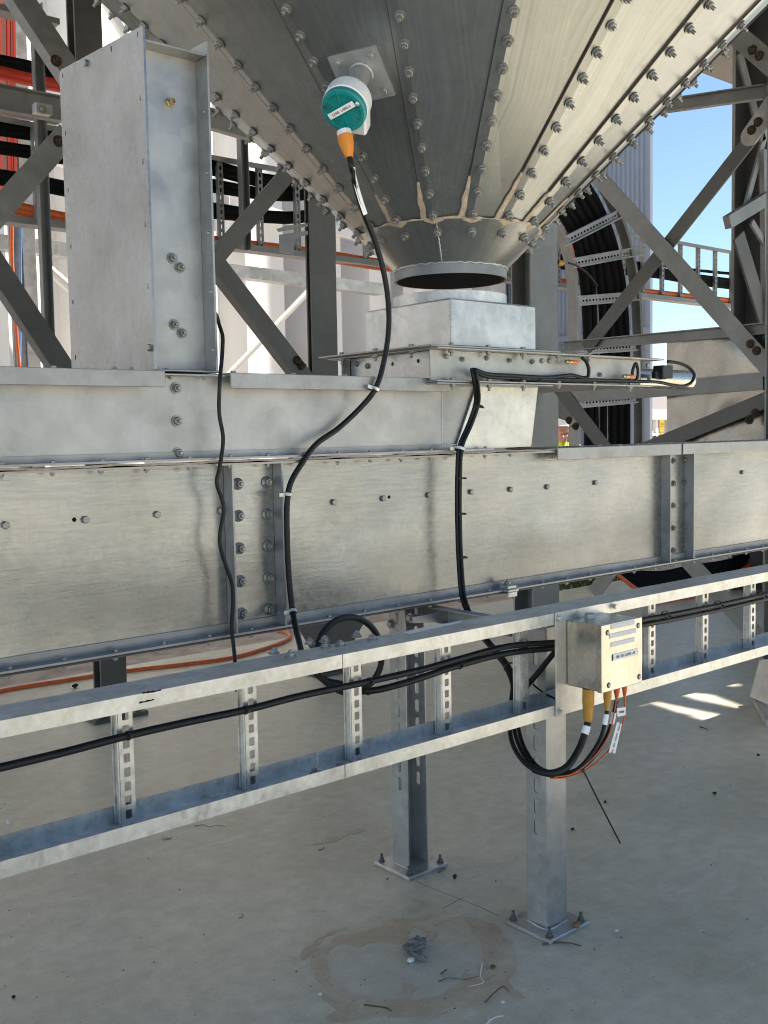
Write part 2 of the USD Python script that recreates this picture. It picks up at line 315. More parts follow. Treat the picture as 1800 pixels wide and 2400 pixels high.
# ------------------------------------------------------------------ ground
RING = onZ(950, 2248, 0)
def concrete():
    n = {'g': ('geometry', {}),
         'a': ('noise_texture', {'scale': 1.1, 'detail': 7.0, 'roughness': .62}), 'ar': ('rgb_ramp', {'ramp': [(.3, (.44, .415, .325)), (.5, (.55, .525, .43)), (.7, (.63, .60, .505))]}),
         'b': ('noise_texture', {'scale': 14.0, 'detail': 6.0, 'roughness': .7}), 'br': ('rgb_ramp', {'ramp': [(.3, (.80, .80, .79)), (.7, (1.1, 1.1, 1.1))]}), 'po': ('noise_texture', {'scale': 95.0, 'detail': 4.0, 'roughness': .75}), 'por': ('rgb_ramp', {'ramp': [(.30, (.66, .65, .62)), (.42, (1, 1, 1)), (.62, (1, 1, 1)), (.72, (1.12, 1.12, 1.1))]}), 'm0': ('mix', {'mix_type': 'multiply', 'fac': 1.0}),
         'c': ('noise_texture', {'scale': 5.5, 'detail': 5.0, 'roughness': .6, 'distortion': .8}), 'cr': ('rgb_ramp', {'ramp': [(.60, (0, 0, 0)), (.74, (1, 1, 1))]}),
         'm1': ('mix', {'mix_type': 'multiply', 'fac': 1.0}), 'm2': ('mix', {'mix_type': 'mix', 'color2': (.60, .58, .53)}), 'half': ('mix', {'mix_type': 'multiply', 'fac': 1.0, 'color2': (.7, .7, .7)}),
         # streaked pale scuffs
         'mp': ('mapping', {'scale': (3.0, 14.0, 1.0), 'rotation': (0, 0, .6)}), 'd': ('noise_texture', {'scale': 1.0, 'detail': 5.0, 'roughness': .7}), 'dr': ('rgb_ramp', {'ramp': [(.58, (0, 0, 0)), (.74, (.75, .75, .75))]}),
         'm3': ('mix', {'mix_type': 'mix', 'color2': (.64, .62, .57)}),
         # greenish old stain and a ring of dried sand where a bucket was dragged
         'off': ('vector_math', {'math_type': 'subtract', 'vector2': tuple(RING)}), 'rot': ('mapping', {'rotation': (0, 0, .78), 'scale': (1.0, 1.0, 0.0)}),
         'sc': ('mapping', {'scale': (1.0, 1.12, 0.0)}),
         'wn': ('noise_texture', {'scale': 5.5, 'detail': 6.0, 'roughness': .62}), 'wv': ('vector_math', {'math_type': 'subtract', 'vector2': (.5, .5, .5)}), 'ws': ('vector_math', {'math_type': 'multiply', 'vector2': (.24, .24, 0)}),
         'wa': ('vector_math', {'math_type': 'add'}), 'len': ('vector_math', {'math_type': 'length'}),
         'ring': ('rgb_ramp', {'ramp': [(0, (0, 0, 0)), (.195, (0, 0, 0)), (.24, (1, 1, 1)), (.295, (1, 1, 1)), (.325, (.15, .15, .15)), (.36, (0, 0, 0)), (1, (0, 0, 0))]}),
         'rn': ('noise_texture', {'scale': 5.0, 'detail': 7.0, 'roughness': .6}), 'rnr': ('rgb_ramp', {'ramp': [(.36, (0, 0, 0)), (.45, (1, 1, 1))]}), 'rm': ('mix', {'mix_type': 'multiply', 'fac': 1.0}), 'rm2': ('mix', {'mix_type': 'multiply', 'fac': 1.0, 'color2': (.3, .3, .3)}),
         'm4': ('mix', {'mix_type': 'mix', 'color2': (.49, .385, .265)}),
         'in': ('rgb_ramp', {'ramp': [(0, (.3, .3, .3)), (.21, (.25, .25, .25)), (.26, (0, 0, 0)), (1, (0, 0, 0))]}), 'm5': ('mix', {'mix_type': 'mix', 'color2': (.42, .45, .41)}),
         # tan drag stains
         'e': ('noise_texture', {'scale': .75, 'detail': 6.0, 'roughness': .6, 'distortion': 1.5}), 'er': ('rgb_ramp', {'ramp': [(.60, (0, 0, 0)), (.72, (.5, .5, .5))]}), 'm6': ('mix', {'mix_type': 'mix', 'color2': (.47, .39, .29)}),
         'rr': ('map_range', {'from_min': .3, 'from_max': .7, 'to_min': .34, 'to_max': .52}),
         'bh': ('noise_texture', {'scale': 90.0, 'detail': 6.0, 'roughness': .7}), 'bp': ('bump', {'strength': .22, 'distance': .0016}),
         'p': ('principled_bsdf', {'specular_ior_level': .55})}
    l = [('g.position', x) for x in ('a.vector', 'b.vector', 'c.vector', 'mp.vector', 'wn.vector', 'rn.vector', 'e.vector', 'bh.vector', 'off.vector1')]
    l += [('a.fac', 'ar.fac'), ('b.fac', 'br.fac'), ('c.fac', 'cr.fac'), ('mp.vector', 'd.vector'), ('d.fac', 'dr.fac'), ('ar.color', 'm1.color1'), ('br.color', 'm1.color2'), ('cr.color', 'half.color1'),
          ('half.color', 'm2.fac'), ('g.position', 'po.vector'), ('po.fac', 'por.fac'), ('m1.color', 'm0.color1'), ('por.color', 'm0.color2'), ('m0.color', 'm2.color1'), ('dr.color', 'm3.fac'), ('m2.color', 'm3.color1'),
          ('off.vector', 'rot.vector'), ('rot.vector', 'sc.vector'), ('wn.color', 'wv.vector1'), ('wv.vector', 'ws.vector1'), ('sc.vector', 'wa.vector1'), ('ws.vector', 'wa.vector2'), ('wa.vector', 'len.vector1'),
          ('len.value', 'ring.fac'), ('len.value', 'in.fac'), ('rn.fac', 'rnr.fac'), ('ring.color', 'rm.color1'), ('rnr.color', 'rm.color2'), ('rm.color', 'rm2.color1'),
          ('e.fac', 'er.fac'), ('er.color', 'm6.fac'), ('m3.color', 'm6.color1'), ('in.color', 'm5.fac'), ('m6.color', 'm5.color1'), ('rm2.color', 'm4.fac'), ('m5.color', 'm4.color1'), ('m4.color', 'p.base_color'),
          ('a.fac', 'rr.value'), ('rr.result', 'p.roughness'), ('bh.fac', 'bp.height'), ('bp.normal', 'p.normal')]
    return mat('smooth_concrete', n, l)
SEAM_SHADOW = plain('shadowed_rusty_seam', (.045, .030, .024), .6, .3)  # brown of the rusty lap gap with its shadow put into the colour
CONC = concrete()
DIRT = mat('pale_stony_dirt', {
    'g': ('geometry', {}), 'a': ('noise_texture', {'scale': 3.0, 'detail': 8.0, 'roughness': .7}), 'v': ('voronoi_texture', {'scale': 9.0}),
    'r': ('rgb_ramp', {'ramp': [(.3, (.20, .155, .125)), (.5, (.42, .35, .30)), (.7, (.58, .52, .47))]}), 'b': ('bump', {'strength': .8, 'distance': .05}), 'p': ('principled_bsdf', {'roughness': .95, 'specular_ior_level': .2})},
    [('g.position', 'a.vector'), ('a.fac', 'r.fac'), ('r.color', 'p.base_color'), ('a.fac', 'b.height'), ('b.normal', 'p.normal')])
SLAB_Y = 6.22
solo('ground', box(-40, 40, -40, SLAB_Y, -.35, 0, .01), CONC, kind='structure')
g = trimesh.creation.box((600, 600, .2)); g.apply_translation((0, 0, -.2)); g.vertices[:, 2] = np.where(g.vertices[:, 2] > -.15, -.06, -.4)
solo('dirt_ground', g, DIRT, kind='structure')

# ------------------------------------------------------------------ hopper above, with its shell rising through an added overhead deck
HC = A(2.62396, 2.713); TA, R0, TH0, DTH = 1.0545, .4695, -3.28677, 2*math.pi/16
def hp(th, z, lift=0.0):
    r = R0+(z-2.35)*TA+lift
    return A(HC[0]+r*math.cos(th), HC[1]+r*math.sin(th), z)
ZJ, ZT = 2.196, 5.2
hop = thing('hopper', 'big bolted faceted steel hopper cone tapering down to an open round outlet', 'hopper', (HC[0], HC[1], 2.04))
LAP = math.radians(3.2)
for k in range(16):
    t0, t1 = TH0+k*DTH, TH0+(k+1)*DTH
    zs = np.linspace(ZJ, ZT, 2)
    V, UVs, F_ = [], [], []
    def lapfrac(z): return .034/max(.2, R0+(z-2.35)*TA)        # lap of constant width, so its angle narrows with height
    zz = [ZJ, 2.5, 3.2, ZT]
    for z in zz:
        a, b = hp(t0, z), hp(t1, z)
        c = hp(t0-DTH, z)
        w = lapfrac(z)/DTH
        lap = a+(c-a)*w                                          # lies on the neighbouring sheet, 4 mm proud
        out = A(math.cos(t0-DTH/2), math.sin(t0-DTH/2), -1)*.0042
        b2 = b+(a-b)*.004
        V += [lap+out, a+unit(A(math.cos(t0), math.sin(t0), -1))*.0052, b2, lap+out*.05, a-unit(A(math.cos(t0), math.sin(t0), -1))*.003]
        s = (z-ZJ)*1.45
        UVs += [(k*7.3-w*.3, s), (k*7.3, s), (k*7.3+1, s), (k*7.3-w*.3, s), (k*7.3, s)]
    for i in range(len(zz)-1):
        p = i*5; q = p+5
        for a, b in ((0, 1), (1, 2), (3, 0)): F_ += [(p+b, p+a, q+a), (p+b, q+a, q+b)]
    part(hop, 'cone_sheet', trimesh.Trimesh(np.array(V), F_, process=False), HOPPER, uv=np.array(UVs))
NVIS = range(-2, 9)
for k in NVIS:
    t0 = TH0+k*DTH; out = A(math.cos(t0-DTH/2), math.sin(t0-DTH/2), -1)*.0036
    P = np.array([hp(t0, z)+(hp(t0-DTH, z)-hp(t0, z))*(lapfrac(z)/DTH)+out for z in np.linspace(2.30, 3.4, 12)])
    part(hop, 'seam_gap_shadow', tube(P, .0034 if k >= 4 else .0016, 6), SEAM_SHADOW)  # dark tube along the lap edge: shadow of the rusty gap as colour
for k in NVIS:
    th = TH0+k*DTH
    n = unit(A(math.cos(th), math.sin(th), -TA)); 
    zmax = {-2: 3.3, -1: 3.1, 0: 2.95, 7: 2.95, 8: 3.1}.get(k, 2.85)
    i = 0
    while 2.2195+i*.0567 < zmax:
        z = 2.2195+i*.0567; i += 1
        bolt(hop, hp(th, z)+n*.006, n, 1.0, .016)
# lower transition cone, weld seam, outlet spigot
ZL = 2.080; SLP = (2.2012-ZL)/(.327-.2025)
part(hop, 'outlet_ring', lathe([(r, z) for r, z in [(.196, 2.044), (.203, 2.044), (.203, ZL)]], A(HC[0], HC[1], 0), Z_, 64), GALV_M, smooth=30)
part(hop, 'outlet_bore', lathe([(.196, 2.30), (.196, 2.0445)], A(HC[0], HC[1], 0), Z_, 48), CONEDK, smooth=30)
tc = lathe([(.2025, ZL), (.327, 2.2012)], A(HC[0], HC[1], 0), Z_, 64)
tang = np.arctan2(*((tc.vertices[:, :2]-HC) @ np.array([[math.cos(-.8), -math.sin(-.8)], [math.sin(-.8), math.cos(-.8)]]).T)[:, ::-1].T)
part(hop, 'transition_cone', tc, HOPPER, smooth=True, uv=np.column_stack([tang*1.3, (tc.vertices[:, 2]-ZL)*4]))
wv = []
for a in np.linspace(0, 2*math.pi, 121): wv.append(A(HC[0]+(.2045)*math.cos(a), HC[1]+(.2045)*math.sin(a), ZL+.0015*math.sin(a*37)+.001*math.sin(a*91)))
part(hop, 'weld_bead', tube(np.array(wv), .0032, 6), GALV_S, smooth=60)
th = math.radians(-142.0)
part(hop, 'weld_bead', tube(np.array([A(HC[0]+r*math.cos(th+.004*math.sin(r*400)), HC[1]+r*math.sin(th+.004*math.sin(r*400)), ZL+(r-.2025)*SLP-.001) for r in np.linspace(.21, .318, 24)]), .0026, 6), GALV_S, smooth=60)
for k in NVIS:
    th = TH0+k*DTH+.02
    n = unit(A(math.cos(th)*SLP, math.sin(th)*SLP, -1)); r = .292
    bolt(hop, A(HC[0]+r*math.cos(th), HC[1]+r*math.sin(th), ZL+(r-.2025)*SLP)+n*.001, n, 1.0, .014)
# sealant smeared flat round the joint and up the lower ends of the seams
def ribbon(P, w, h, N, closed=False):
    P = np.asarray(P, float); n = len(P); T = np.gradient(P, axis=0); T /= np.linalg.norm(T, axis=1, keepdims=True); N = np.asarray(N, float)
    S = np.cross(T, N); S /= np.linalg.norm(S, axis=1, keepdims=True); w = np.asarray(w, float).reshape(n, -1)
    wl, wr = (w[:, :1], w[:, -1:])
    prof = np.stack([P-S*wl-N*.002, P-S*wl*.86+N*h*.6, P-S*wl*.3+N*h, P+S*wr*.35+N*h*.9, P+S*wr*.88+N*h*.55, P+S*wr-N*.002], 1)
    V = prof.reshape(-1, 3); F_ = []
    for i in range(n-1):
        for j in range(5): a_, b_ = i*6+j, i*6+j+1; F_ += [(a_, b_, b_+6), (a_, b_+6, a_+6)]
    return trimesh.Trimesh(V, F_, process=False)
P, N_, Wd = [], [], []
for i, a in enumerate(np.linspace(0, 2*math.pi, 361)):
    f = (a-TH0)/DTH; f -= math.floor(f)
    rr = .320*math.cos(DTH/2)/math.cos((f-.5)*DTH)+.003
    P.append(A(HC[0]+rr*math.cos(a), HC[1]+rr*math.sin(a), 2.2005-.0025)); N_.append(unit(A(math.cos(a)*.8, math.sin(a)*.8, -1)))
    k = meshkit.fbm(A(math.cos(a)*9, math.sin(a)*9, 1.0), 4); k2 = meshkit.fbm(A(math.cos(a)*13, math.sin(a)*13, 5.0), 4)
    Wd.append((.007+.022*max(0, k-.25), .008+.026*max(0, k2-.22)))
part(hop, 'sealant', ribbon(P, Wd, .0032, N_), SEAL, smooth=50)
for k in range(-1, 8):
    th = TH0+k*DTH; zt = [2.30, 2.29, 2.305, 2.285][k % 4]+(.03 if k in (3, 4) else 0)
    P, N_ = [], []
    for z in np.linspace(2.203, zt, 30):
        r = R0+(z-2.35)*TA
        P.append(hp(th-.034/r+.004*math.sin(z*90+k)/max(r, .2)*.25, z)+unit(A(math.cos(th), math.sin(th), -1))*.002); N_.append(unit(A(math.cos(th), math.sin(th), -TA)))
    q_ = np.linspace(0, 1, 30)
    Wd = np.column_stack([(.0115-.0075*q_**2)*(.55+.95*meshkit.fbm(np.column_stack([q_*6, q_*0+k, q_*0+s_]), 3)) for s_ in (1.0, 4.0)])
    part(hop, 'sealant', ribbon(P, Wd, .0028, N_), SEAL, smooth=50)
# storage bin shell above the cone, and a deck added to shade the bay
RT = R0+(ZT-2.35)*TA
part(hop, 'bin_shell', lathe([(RT+.01, ZT), (RT+.01, 7.2), (RT-.02, 7.2), (RT-.02, ZT)], A(HC[0], HC[1], 0), Z_, 48), GALV, smooth=30)

DZ = 6.0
SH = SUN[:2]/SUN[2]*DZ                        # from a shadow point on the ground to the deck point that casts it
def gp(x, y): p = onZ(x, y, 0); return (float(p[0]), float(p[1]))
ga, gb_, gc_ = gp(2000, 1600), gp(2120, 1720), gp(2560, 2395)
shade = sg.Polygon([(-2.6, -.7), (gc_[0]+.2, -.7), gc_, gb_, ga, (13.0, ga[1]), (13.0, 8.2), (-2.6, 8.2)])  # wanted shadow outline on the ground; the added deck is cut to it
slots = []  # gaps in the added deck, traced back from the wanted sun patches
for pts in ([(1583, 1622), (1602, 1622), (1668, 1628), (1750, 1658), (1742, 1660), (1640, 1640)],
            [(1515, 1642), (1530, 1643), (1640, 1665), (1722, 1682), (1690, 1684), (1600, 1670)],
            [(1618, 1677), (1640, 1677), (1725, 1690), (1718, 1697), (1660, 1688)],
            [(1648, 1592), (1665, 1590), (1735, 1604), (1725, 1608), (1652, 1600)],
            [(1400, 1628), (1420, 1628), (1520, 1652), (1480, 1652)],
            [(1582, 1598), (1600, 1596), (1668, 1603), (1590, 1604)]):
    slots.append(sg.Polygon([gp(*p) for p in pts]).buffer(.004))
deck_poly = sa.translate(shade.difference(unary_union(slots)), SH[0], SH[1]).difference(sg.Point(HC).buffer(RT-.10, 24))
deck = thing('added_shade_deck', 'unseen steel plate deck overhead, added and slotted to shape the shade below', 'deck', (2, 2, DZ))
part(deck, 'deck_plate', extr(deck_poly, A(0, 0, DZ), X_, Y_, .02), GALV_D)

# ------------------------------------------------------------------ conveyor casing: lower trough
YP, YF = 2.55, 2.50
ZB0, ZT0 = .928, 1.424
XL, XR = -1.2, 8.5
def xp(px, py=1200): return float(onY(px, py, YP)[0])
tr = thing('conveyor_trough', 'long rectangular conveyor trough of bolted steel side sheets running across the view', 'conveyor', (2.3, YP, ZB0))
SX = [float(onY(px, 1200, YP-.046)[0]) for px in (546, 662, 1571, 1626)]
secs = [(XL, SX[0]-.001), (SX[0]+.007, SX[1]-.001), (SX[1]+.007, SX[2]-.001), (SX[2]+.007, SX[3]-.001), (SX[3]+.007, XR)]
def hole(px, py, r=.006): return (onY(px, py, YP), r)
holes = {0: [hole(174, 1218)], 2: [hole(912, 1165)]}
for i, (a, b) in enumerate(secs):
    pts = [A(a, YP, ZB0+.006), A(b, YP, ZB0+.006), A(b, YP, ZT0-.006), A(a, YP, ZT0-.006)]
    part(tr, 'side_sheet' if i in (0, 2, 4) else 'joint_plate', slab(pts, .005, (0, -1, 0), [(c, r) for c, r in holes.get(i, [])]), SHEET)
    # gaps stay dark behind the drilled holes
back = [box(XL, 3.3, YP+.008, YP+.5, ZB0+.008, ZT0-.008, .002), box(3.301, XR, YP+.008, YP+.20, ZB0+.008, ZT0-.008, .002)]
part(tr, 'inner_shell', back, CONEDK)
# stiffener angles at each joint: one leg on the sheet, one standing out
for x0 in SX:
    part(tr, 'stiffener_angle', beam(A(x0, YP, ZB0+.007), A(x0, YP, ZT0-.007), sg.Polygon([(0, 0), (0, -.046), (.006, -.046), (.006, -.006), (.03, -.006), (.03, 0)]), up=(0, 1, 0)), GALV)
part(tr, 'bottom_flange', beam(A(XL, YP, ZB0), A(XR, YP, ZB0), sg.Polygon([(0, 0), (-.05, 0), (-.05, .006), (-.006, .006), (-.006, .03), (0, .03)]), up=(0, 0, 1)), GALV)
part(tr, 'base_sheet', [box(XL, 3.3, YP-.048, YP+.52, ZB0-.0075, ZB0-.0015), box(3.3005, XR, YP-.048, YP+.21, ZB0-.0075, ZB0-.0015)], GALV_D)
part(tr, 'top_flange', beam(A(XL, YP, ZT0-.0065), A(XR, YP, ZT0-.0065), sg.Polygon([(0, 0), (-.05, 0), (-.05, .006), (0, .006)]), up=(0, 0, 1)), GALV)
gk = []
for x in np.arange(XL, 3.3, .02): gk.append(A(x, YF+.006+.003*math.sin(x*31), ZT0+.0045+.0016*math.sin(x*17)+.001*math.sin(x*43)))
part(tr, 'gasket_strip', sweep(np.array(gk), .012, .006, Z_), SEAL, smooth=30)
for px, py in ((12, 1231), (199, 1218), (367, 1206), (781, 1177), (897, 1168), (1003, 1160), (1103, 1153), (1195, 1147), (1281, 1141), (1394, 1131), (1739, 1107), (516, 1197)):
    bolt(tr, onY(px, py, YP)+A(0, -.0005, 0), (0, -1, 0), .82, 0, False)
for px, py in ((557, 1134), (559, 1209), (561, 1285), (563, 1362), (566, 1438), (624, 1130), (625, 1205), (627, 1280), (628, 1354), (630, 1428)):
    bolt(tr, onY(px, py, YP)+A(0, -.0005, 0), (0, -1, 0), .95, .008, True, True)
for py in (1078, 1131, 1183, 1236, 1288):
    bolt(tr, onY(1573+5, py+2, YP)+A(0, -.0005, 0), (0, -1, 0), .8, .008)
    bolt(tr, onY(1605, py, YP)+A(0, -.0005, 0), (0, -1, 0), .8, .008)
X0b = xp(12, 1575)
for i in range(-2, 26):
    x = X0b+.142*i
    if not (.5 < x < 4.9): continue
    bolt(tr, A(x, YP-.032, ZB0+.006), (0, 0, 1), .62, .004, False)
    bolt(tr, A(x-.004, YP-.034, ZB0-.0075), (0, 0, -1), .62, .006, False)
for i in range(-2, 20):
    x = X0b+.13*i
    if .5 < x < 2.8: bolt(tr, A(x, YP-.034, ZT0-.0065), (0, 0, -1), .62, .008, False)
# cover lips on the trough's right part
lipA = (xp(1277, 1060)+.0, xp(1567, 1050)); lipB = (xp(1571, 1050), XR)
for a, b in (lipA, lipB):
    part(tr, 'cover_lip', [box(a, b, YF-.014, YF-.008, ZT0-.036, ZT0+.0095), box(a, b, YF-.008, YP+.205, ZT0+.004, ZT0+.0095)], GALV)
for px in (1290, 1347, 1390, 1438, 1480, 1505, 1555, 1590, 1640, 1700, 1755):
    x = xp(px, 1050); bolt(tr, A(x, YF+.02, ZT0+.0095), (0, 0, 1), .62, 0, False)

# ------------------------------------------------------------------ upper casing, left of the inlet
ZU = 1.676
uc = thing('upper_casing', 'spangled galvanised upper casing with folded cover lip left of the inlet chute', 'casing', (1.5, YP, ZT0+.011))
XE = xp(1036, 980)
part(uc, 'front_sheet', slab([A(XL, YP, ZT0+.018), A(XE-.0015, YP, ZT0+.018), A(XE-.0015, YP, ZU-.004), A(XL, YP, ZU-.004)], .005, (0, -1, 0)), GALV_L)
part(uc, 'end_sheet', slab([A(XE+.0015, YP+.001, ZT0+.018), A(2.62, YP+.001, ZT0+.018), A(2.62, YP+.001, ZU-.004), A(XE+.0015, YP+.001, ZU-.004)], .005, (0, -1, 0)), GALV)
part(uc, 'weld_bead', tube(np.array([A(XE+.0006*math.sin(z*300), YP-.0005, z) for z in np.linspace(ZT0+.02, ZU-.006, 30)]), .0022, 6), GALV_S)
part(uc, 'bottom_flange', beam(A(XL, YP, ZT0+.0105), A(2.62, YP, ZT0+.0105), sg.Polygon([(0, 0), (-.048, 0), (-.048, .006), (-.006, .006), (-.006, .024), (0, .024)]), up=(0, 0, 1)), GALV)
part(uc, 'casing_body', box(XL, 2.30, YP+.008, YP+.5, ZT0+.012, ZU-.006, .002), GALV_D)
for px, py in ((412, 910), (414, 987), (417, 1062)): bolt(uc, onY(px, py, YP)+A(0, -.0005, 0), (0, -1, 0), .95, .012)
for i in range(-3, 20):
    x = X0b+.13*i+.003
    if .5 < x < 2.6: bolt(uc, A(x, YP-.034, ZT0+.0165), (0, 0, 1), .62, .002, False)
X1c, X2c = xp(362, 890), xp(514, 890)
for a, b, t in ((XL, X1c, 0), (X2c, xp(1025, 890), 0)):
    part(uc, 'cover_lip', [box(a, b, YF-.012, YF-.006, ZU-.042, ZU+.002), box(a, b, YF-.006, YP+.5, ZU-.004, ZU+.002)], GALV)
part(uc, 'cover_strip', box(X1c+.002, X2c-.002, YF+.008, YP+.5, ZU-.009, ZU-.003), GALV_L)
for px in (113, 530, 670, 790): bolt(uc, A(xp(px, 872), YF+.012, ZU+.002), (0, 0, 1), .6, 0, False)
for px in (390, 470): bolt(uc, A(xp(px, 885), YF+.03, ZU-.009), (0, 0, -1), .6, .004, False)

# ------------------------------------------------------------------ tall column bracket on the casing
XC0, XC1, YC = 1.327, 1.524, 2.52
tb = thing('column_bracket', 'tall folded steel column with slanted top standing on the casing at left', 'bracket', (1.4, YC, ZU))
zb = ZU+.004
hl = []
for px, py in ((323, 80), (329, 230), (335, 379), (341, 526), (347, 671)): hl.append((onX(px, py, XC0), (.0045, .0075, 0)))
for px, py in ((147, 177), (261, 115), (154, 312), (160, 445), (166, 577), (171, 708), (177, 838)): hl.append((onX(px, py, XC0), (.0045, .0075, 0)))
tl = onX(139, 166, XC0); trr = onX(335, 59, XC0)
part(tb, 'side_plate', slab([A(XC0, YC, zb), A(XC0, tl[1], zb), A(XC0, tl[1], tl[2]-.012), A(XC0, tl[1]-.012, tl[2]), A(XC0, YC, trr[2])], .006, (-1, 0, 0), hl), BRACKET)
YW = YC+.060
ztop = float(onY(390, 118, YW)[2])
part(tb, 'web_plate', box(XC0+.0055, XC1-.0055, YW, YW+.006, zb, ztop), GALV_L)
fh = [(onX(px, py, XC1-.006), .0055) for px, py in ((478, 262), (484, 405), (488, 546), (494, 684), (499, 821))]
zf = float(onY(485, 97, YC)[2]); bk = onX(430, 128, XC1)
part(tb, 'side_flange', slab([A(XC1, YC, zb), A(XC1, bk[1], zb), A(XC1, bk[1], bk[2]), A(XC1, YC, zf)], .006, (1, 0, 0), fh), GALV)
part(tb, 'top_rib', box(XC0+.007, XC1-.007, YC+.004, YW-.0005, ztop-.012, ztop-.006), GALV)
part(tb, 'base_plate', box(XC0-.006, XC1+.004, YC-.008, YC+.54, ZU-.002+.0045, ZU+.0075), GALV)
part(tb, 'inner_back', box(XC0+.0065, XC1, YC+.535, YC+.541, zb+.005, tl[2]-.03), GALV_D)
for px, py in ((403, 605), (421, 627), (408, 761), (426, 781)): bolt(tb, onY(px, py, YW), (0, -1, 0), .92, .012)
for px, py in ((203, 148), (352, 815)): bolt(tb, onX(px, py, XC0), (-1, 0, 0), .8, 0, False)
fp = onY(397, 241, YW)
f_ = part(tb, 'threaded_fitting', [lathe([(.0125, 0), (.0125, .008), (.011, .009), (0, .009)], fp, -Y_, 6), lathe([(.0085, .009), (.0085, .022), (.0065, .022), (.0065, .012), (0, .012)], fp, -Y_, 14)], BRASS, smooth=30)
for px, py in ((268, 868), (308, 869), (390, 868), (470, 870)): bolt(tb, onY(px, py, YC+.03)*A(1, 1, 0)+A(0, 0, ZU+.0075), (0, 0, 1), .6, 0, False)

# ------------------------------------------------------------------ inlet chute, slide gate, square box with spigot
ch = thing('inlet_chute', 'bright spangled galvanised chute between the slide gate and the trough', 'chute', (2.7, YP, ZT0+.02))
q = [onY(px, py, YP-.006) for px, py in ((1066, 1047), (1243, 1052), (1259, 903), (1116, 899))]; q = [p+A(0, -.004, 0) for p in q]
q[0][2] = q[1][2] = ZT0+.017; q[2][2] = q[3][2] = 1.6605
part(ch, 'front_plate', slab(q, .005, (0, -1, 0)), GALV_C)
part(ch, 'chute_body', trimesh.convex.convex_hull(np.array([p+A(.006, .008, 0) for p in (q[0], q[3])]+[p+A(-.006, .008, 0) for p in (q[1], q[2])]+[p+A(0, .4, 0) for p in q])), GALV)
G0, G1, GY, GZ0, GZ1 = 2.293, 3.43, 2.44, 1.664, 1.770
gt = thing('slide_gate', 'flat steel slide gate with bolted flanges under the square box', 'slide gate', (2.6, 2.7, GZ0))
part(gt, 'bottom_flange', box(G0-.004, G1+.03, GY-.008, 3.0, GZ0, GZ0+.006), GATE)
part(gt, 'bottom_flange', box(G0-.002, 2.86, GY-.006, 3.0, GZ0-.0075, GZ0-.0015), GALV)
part(gt, 'top_flange', box(G0-.004, G1+.10, GY-.012, 3.02, GZ1, GZ1+.006), GATE)
part(gt, 'top_flange', box(G0-.03, 2.90, GY-.008, 3.04, GZ1+.0075, GZ1+.0135), GALV)
part(gt, 'gasket', box(G0-.01, G1+.08, GY-.006, 3.0, GZ1+.006, GZ1+.0075), SEAL)
gh = [(onY(px, py, GY+.03), .008) for px, py in ((1080, 882),)]
part(gt, 'front_plate', slab([A(G0, GY+.03, GZ0+.007), A(G1, GY+.03, GZ0+.007), A(G1, GY+.03, GZ1-.001), A(G0, GY+.03, GZ1-.001)], .006, (0, -1, 0)), GATE)
sh_ = [(onX(px, py, G0+.035), .007) for px, py in ((980, 846), (920, 853))]
part(gt, 'side_plate', slab([A(G0+.035, GY+.037, GZ0+.007), A(G0+.035, 2.93, GZ0+.007), A(G0+.035, 2.93, GZ1-.001), A(G0+.035, GY+.037, GZ1-.001)], .006, (-1, 0, 0), sh_), GALV_S)
part(gt, 'end_plate', box(G0-.003, G0+.034, 2.935, 2.941, GZ0+.007, GZ1-.001), GALV)
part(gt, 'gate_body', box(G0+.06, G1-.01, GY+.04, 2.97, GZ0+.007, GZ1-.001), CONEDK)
for px, py in ((1083, 842), (1140, 839), (1193, 845), (1247, 848), (1270, 846), (1287, 846), (1045, 835), (1405, 878), (1516, 857), (1519, 887)):
    bolt(gt, onY(px, py, GY+.03)+A(0, -.0005, 0), (0, -1, 0), .72, 0 if py in (846, 835, 857) else .008, False)
for px, py in ((492+345, 853), (862, 858)): bolt(gt, onX(px, py, G0+.035), (-1, 0, 0), .8, .006, False)
for px in (1062, 1148, 1230, 1312, 1384):
    x = float(onY(px, 815, GY)[0])
    bolt(gt, A(x, GY+.008, GZ1-.0005), (0, 0, -1), .85, .014, False); bolt(gt, A(x, GY+.008, GZ1+.0135 if x < 2.9 else GZ1+.006), (0, 0, 1), .8, 0, False)
for px in (1065, 1150, 1230, 1312, 1395, 1480):
    x = float(onY(px, 895, GY)[0])
    bolt(gt, A(x, GY+.007, GZ0-.0075 if x < 2.86 else GZ0-.0005), (0, 0, -1), .8, .012, False); bolt(gt, A(x, GY+.007, GZ0+.006), (0, 0, 1), .8, 0, False)
for px in (792+15, 886, 970):
    y = float(onX(px, 828, G0)[1])
    bolt(gt, A(G0-.012, y, GZ1-.0005), (0, 0, -1), .85, .014, False); bolt(gt, A(G0-.012, y, GZ1+.0135), (0, 0, 1), .8, 0, False)
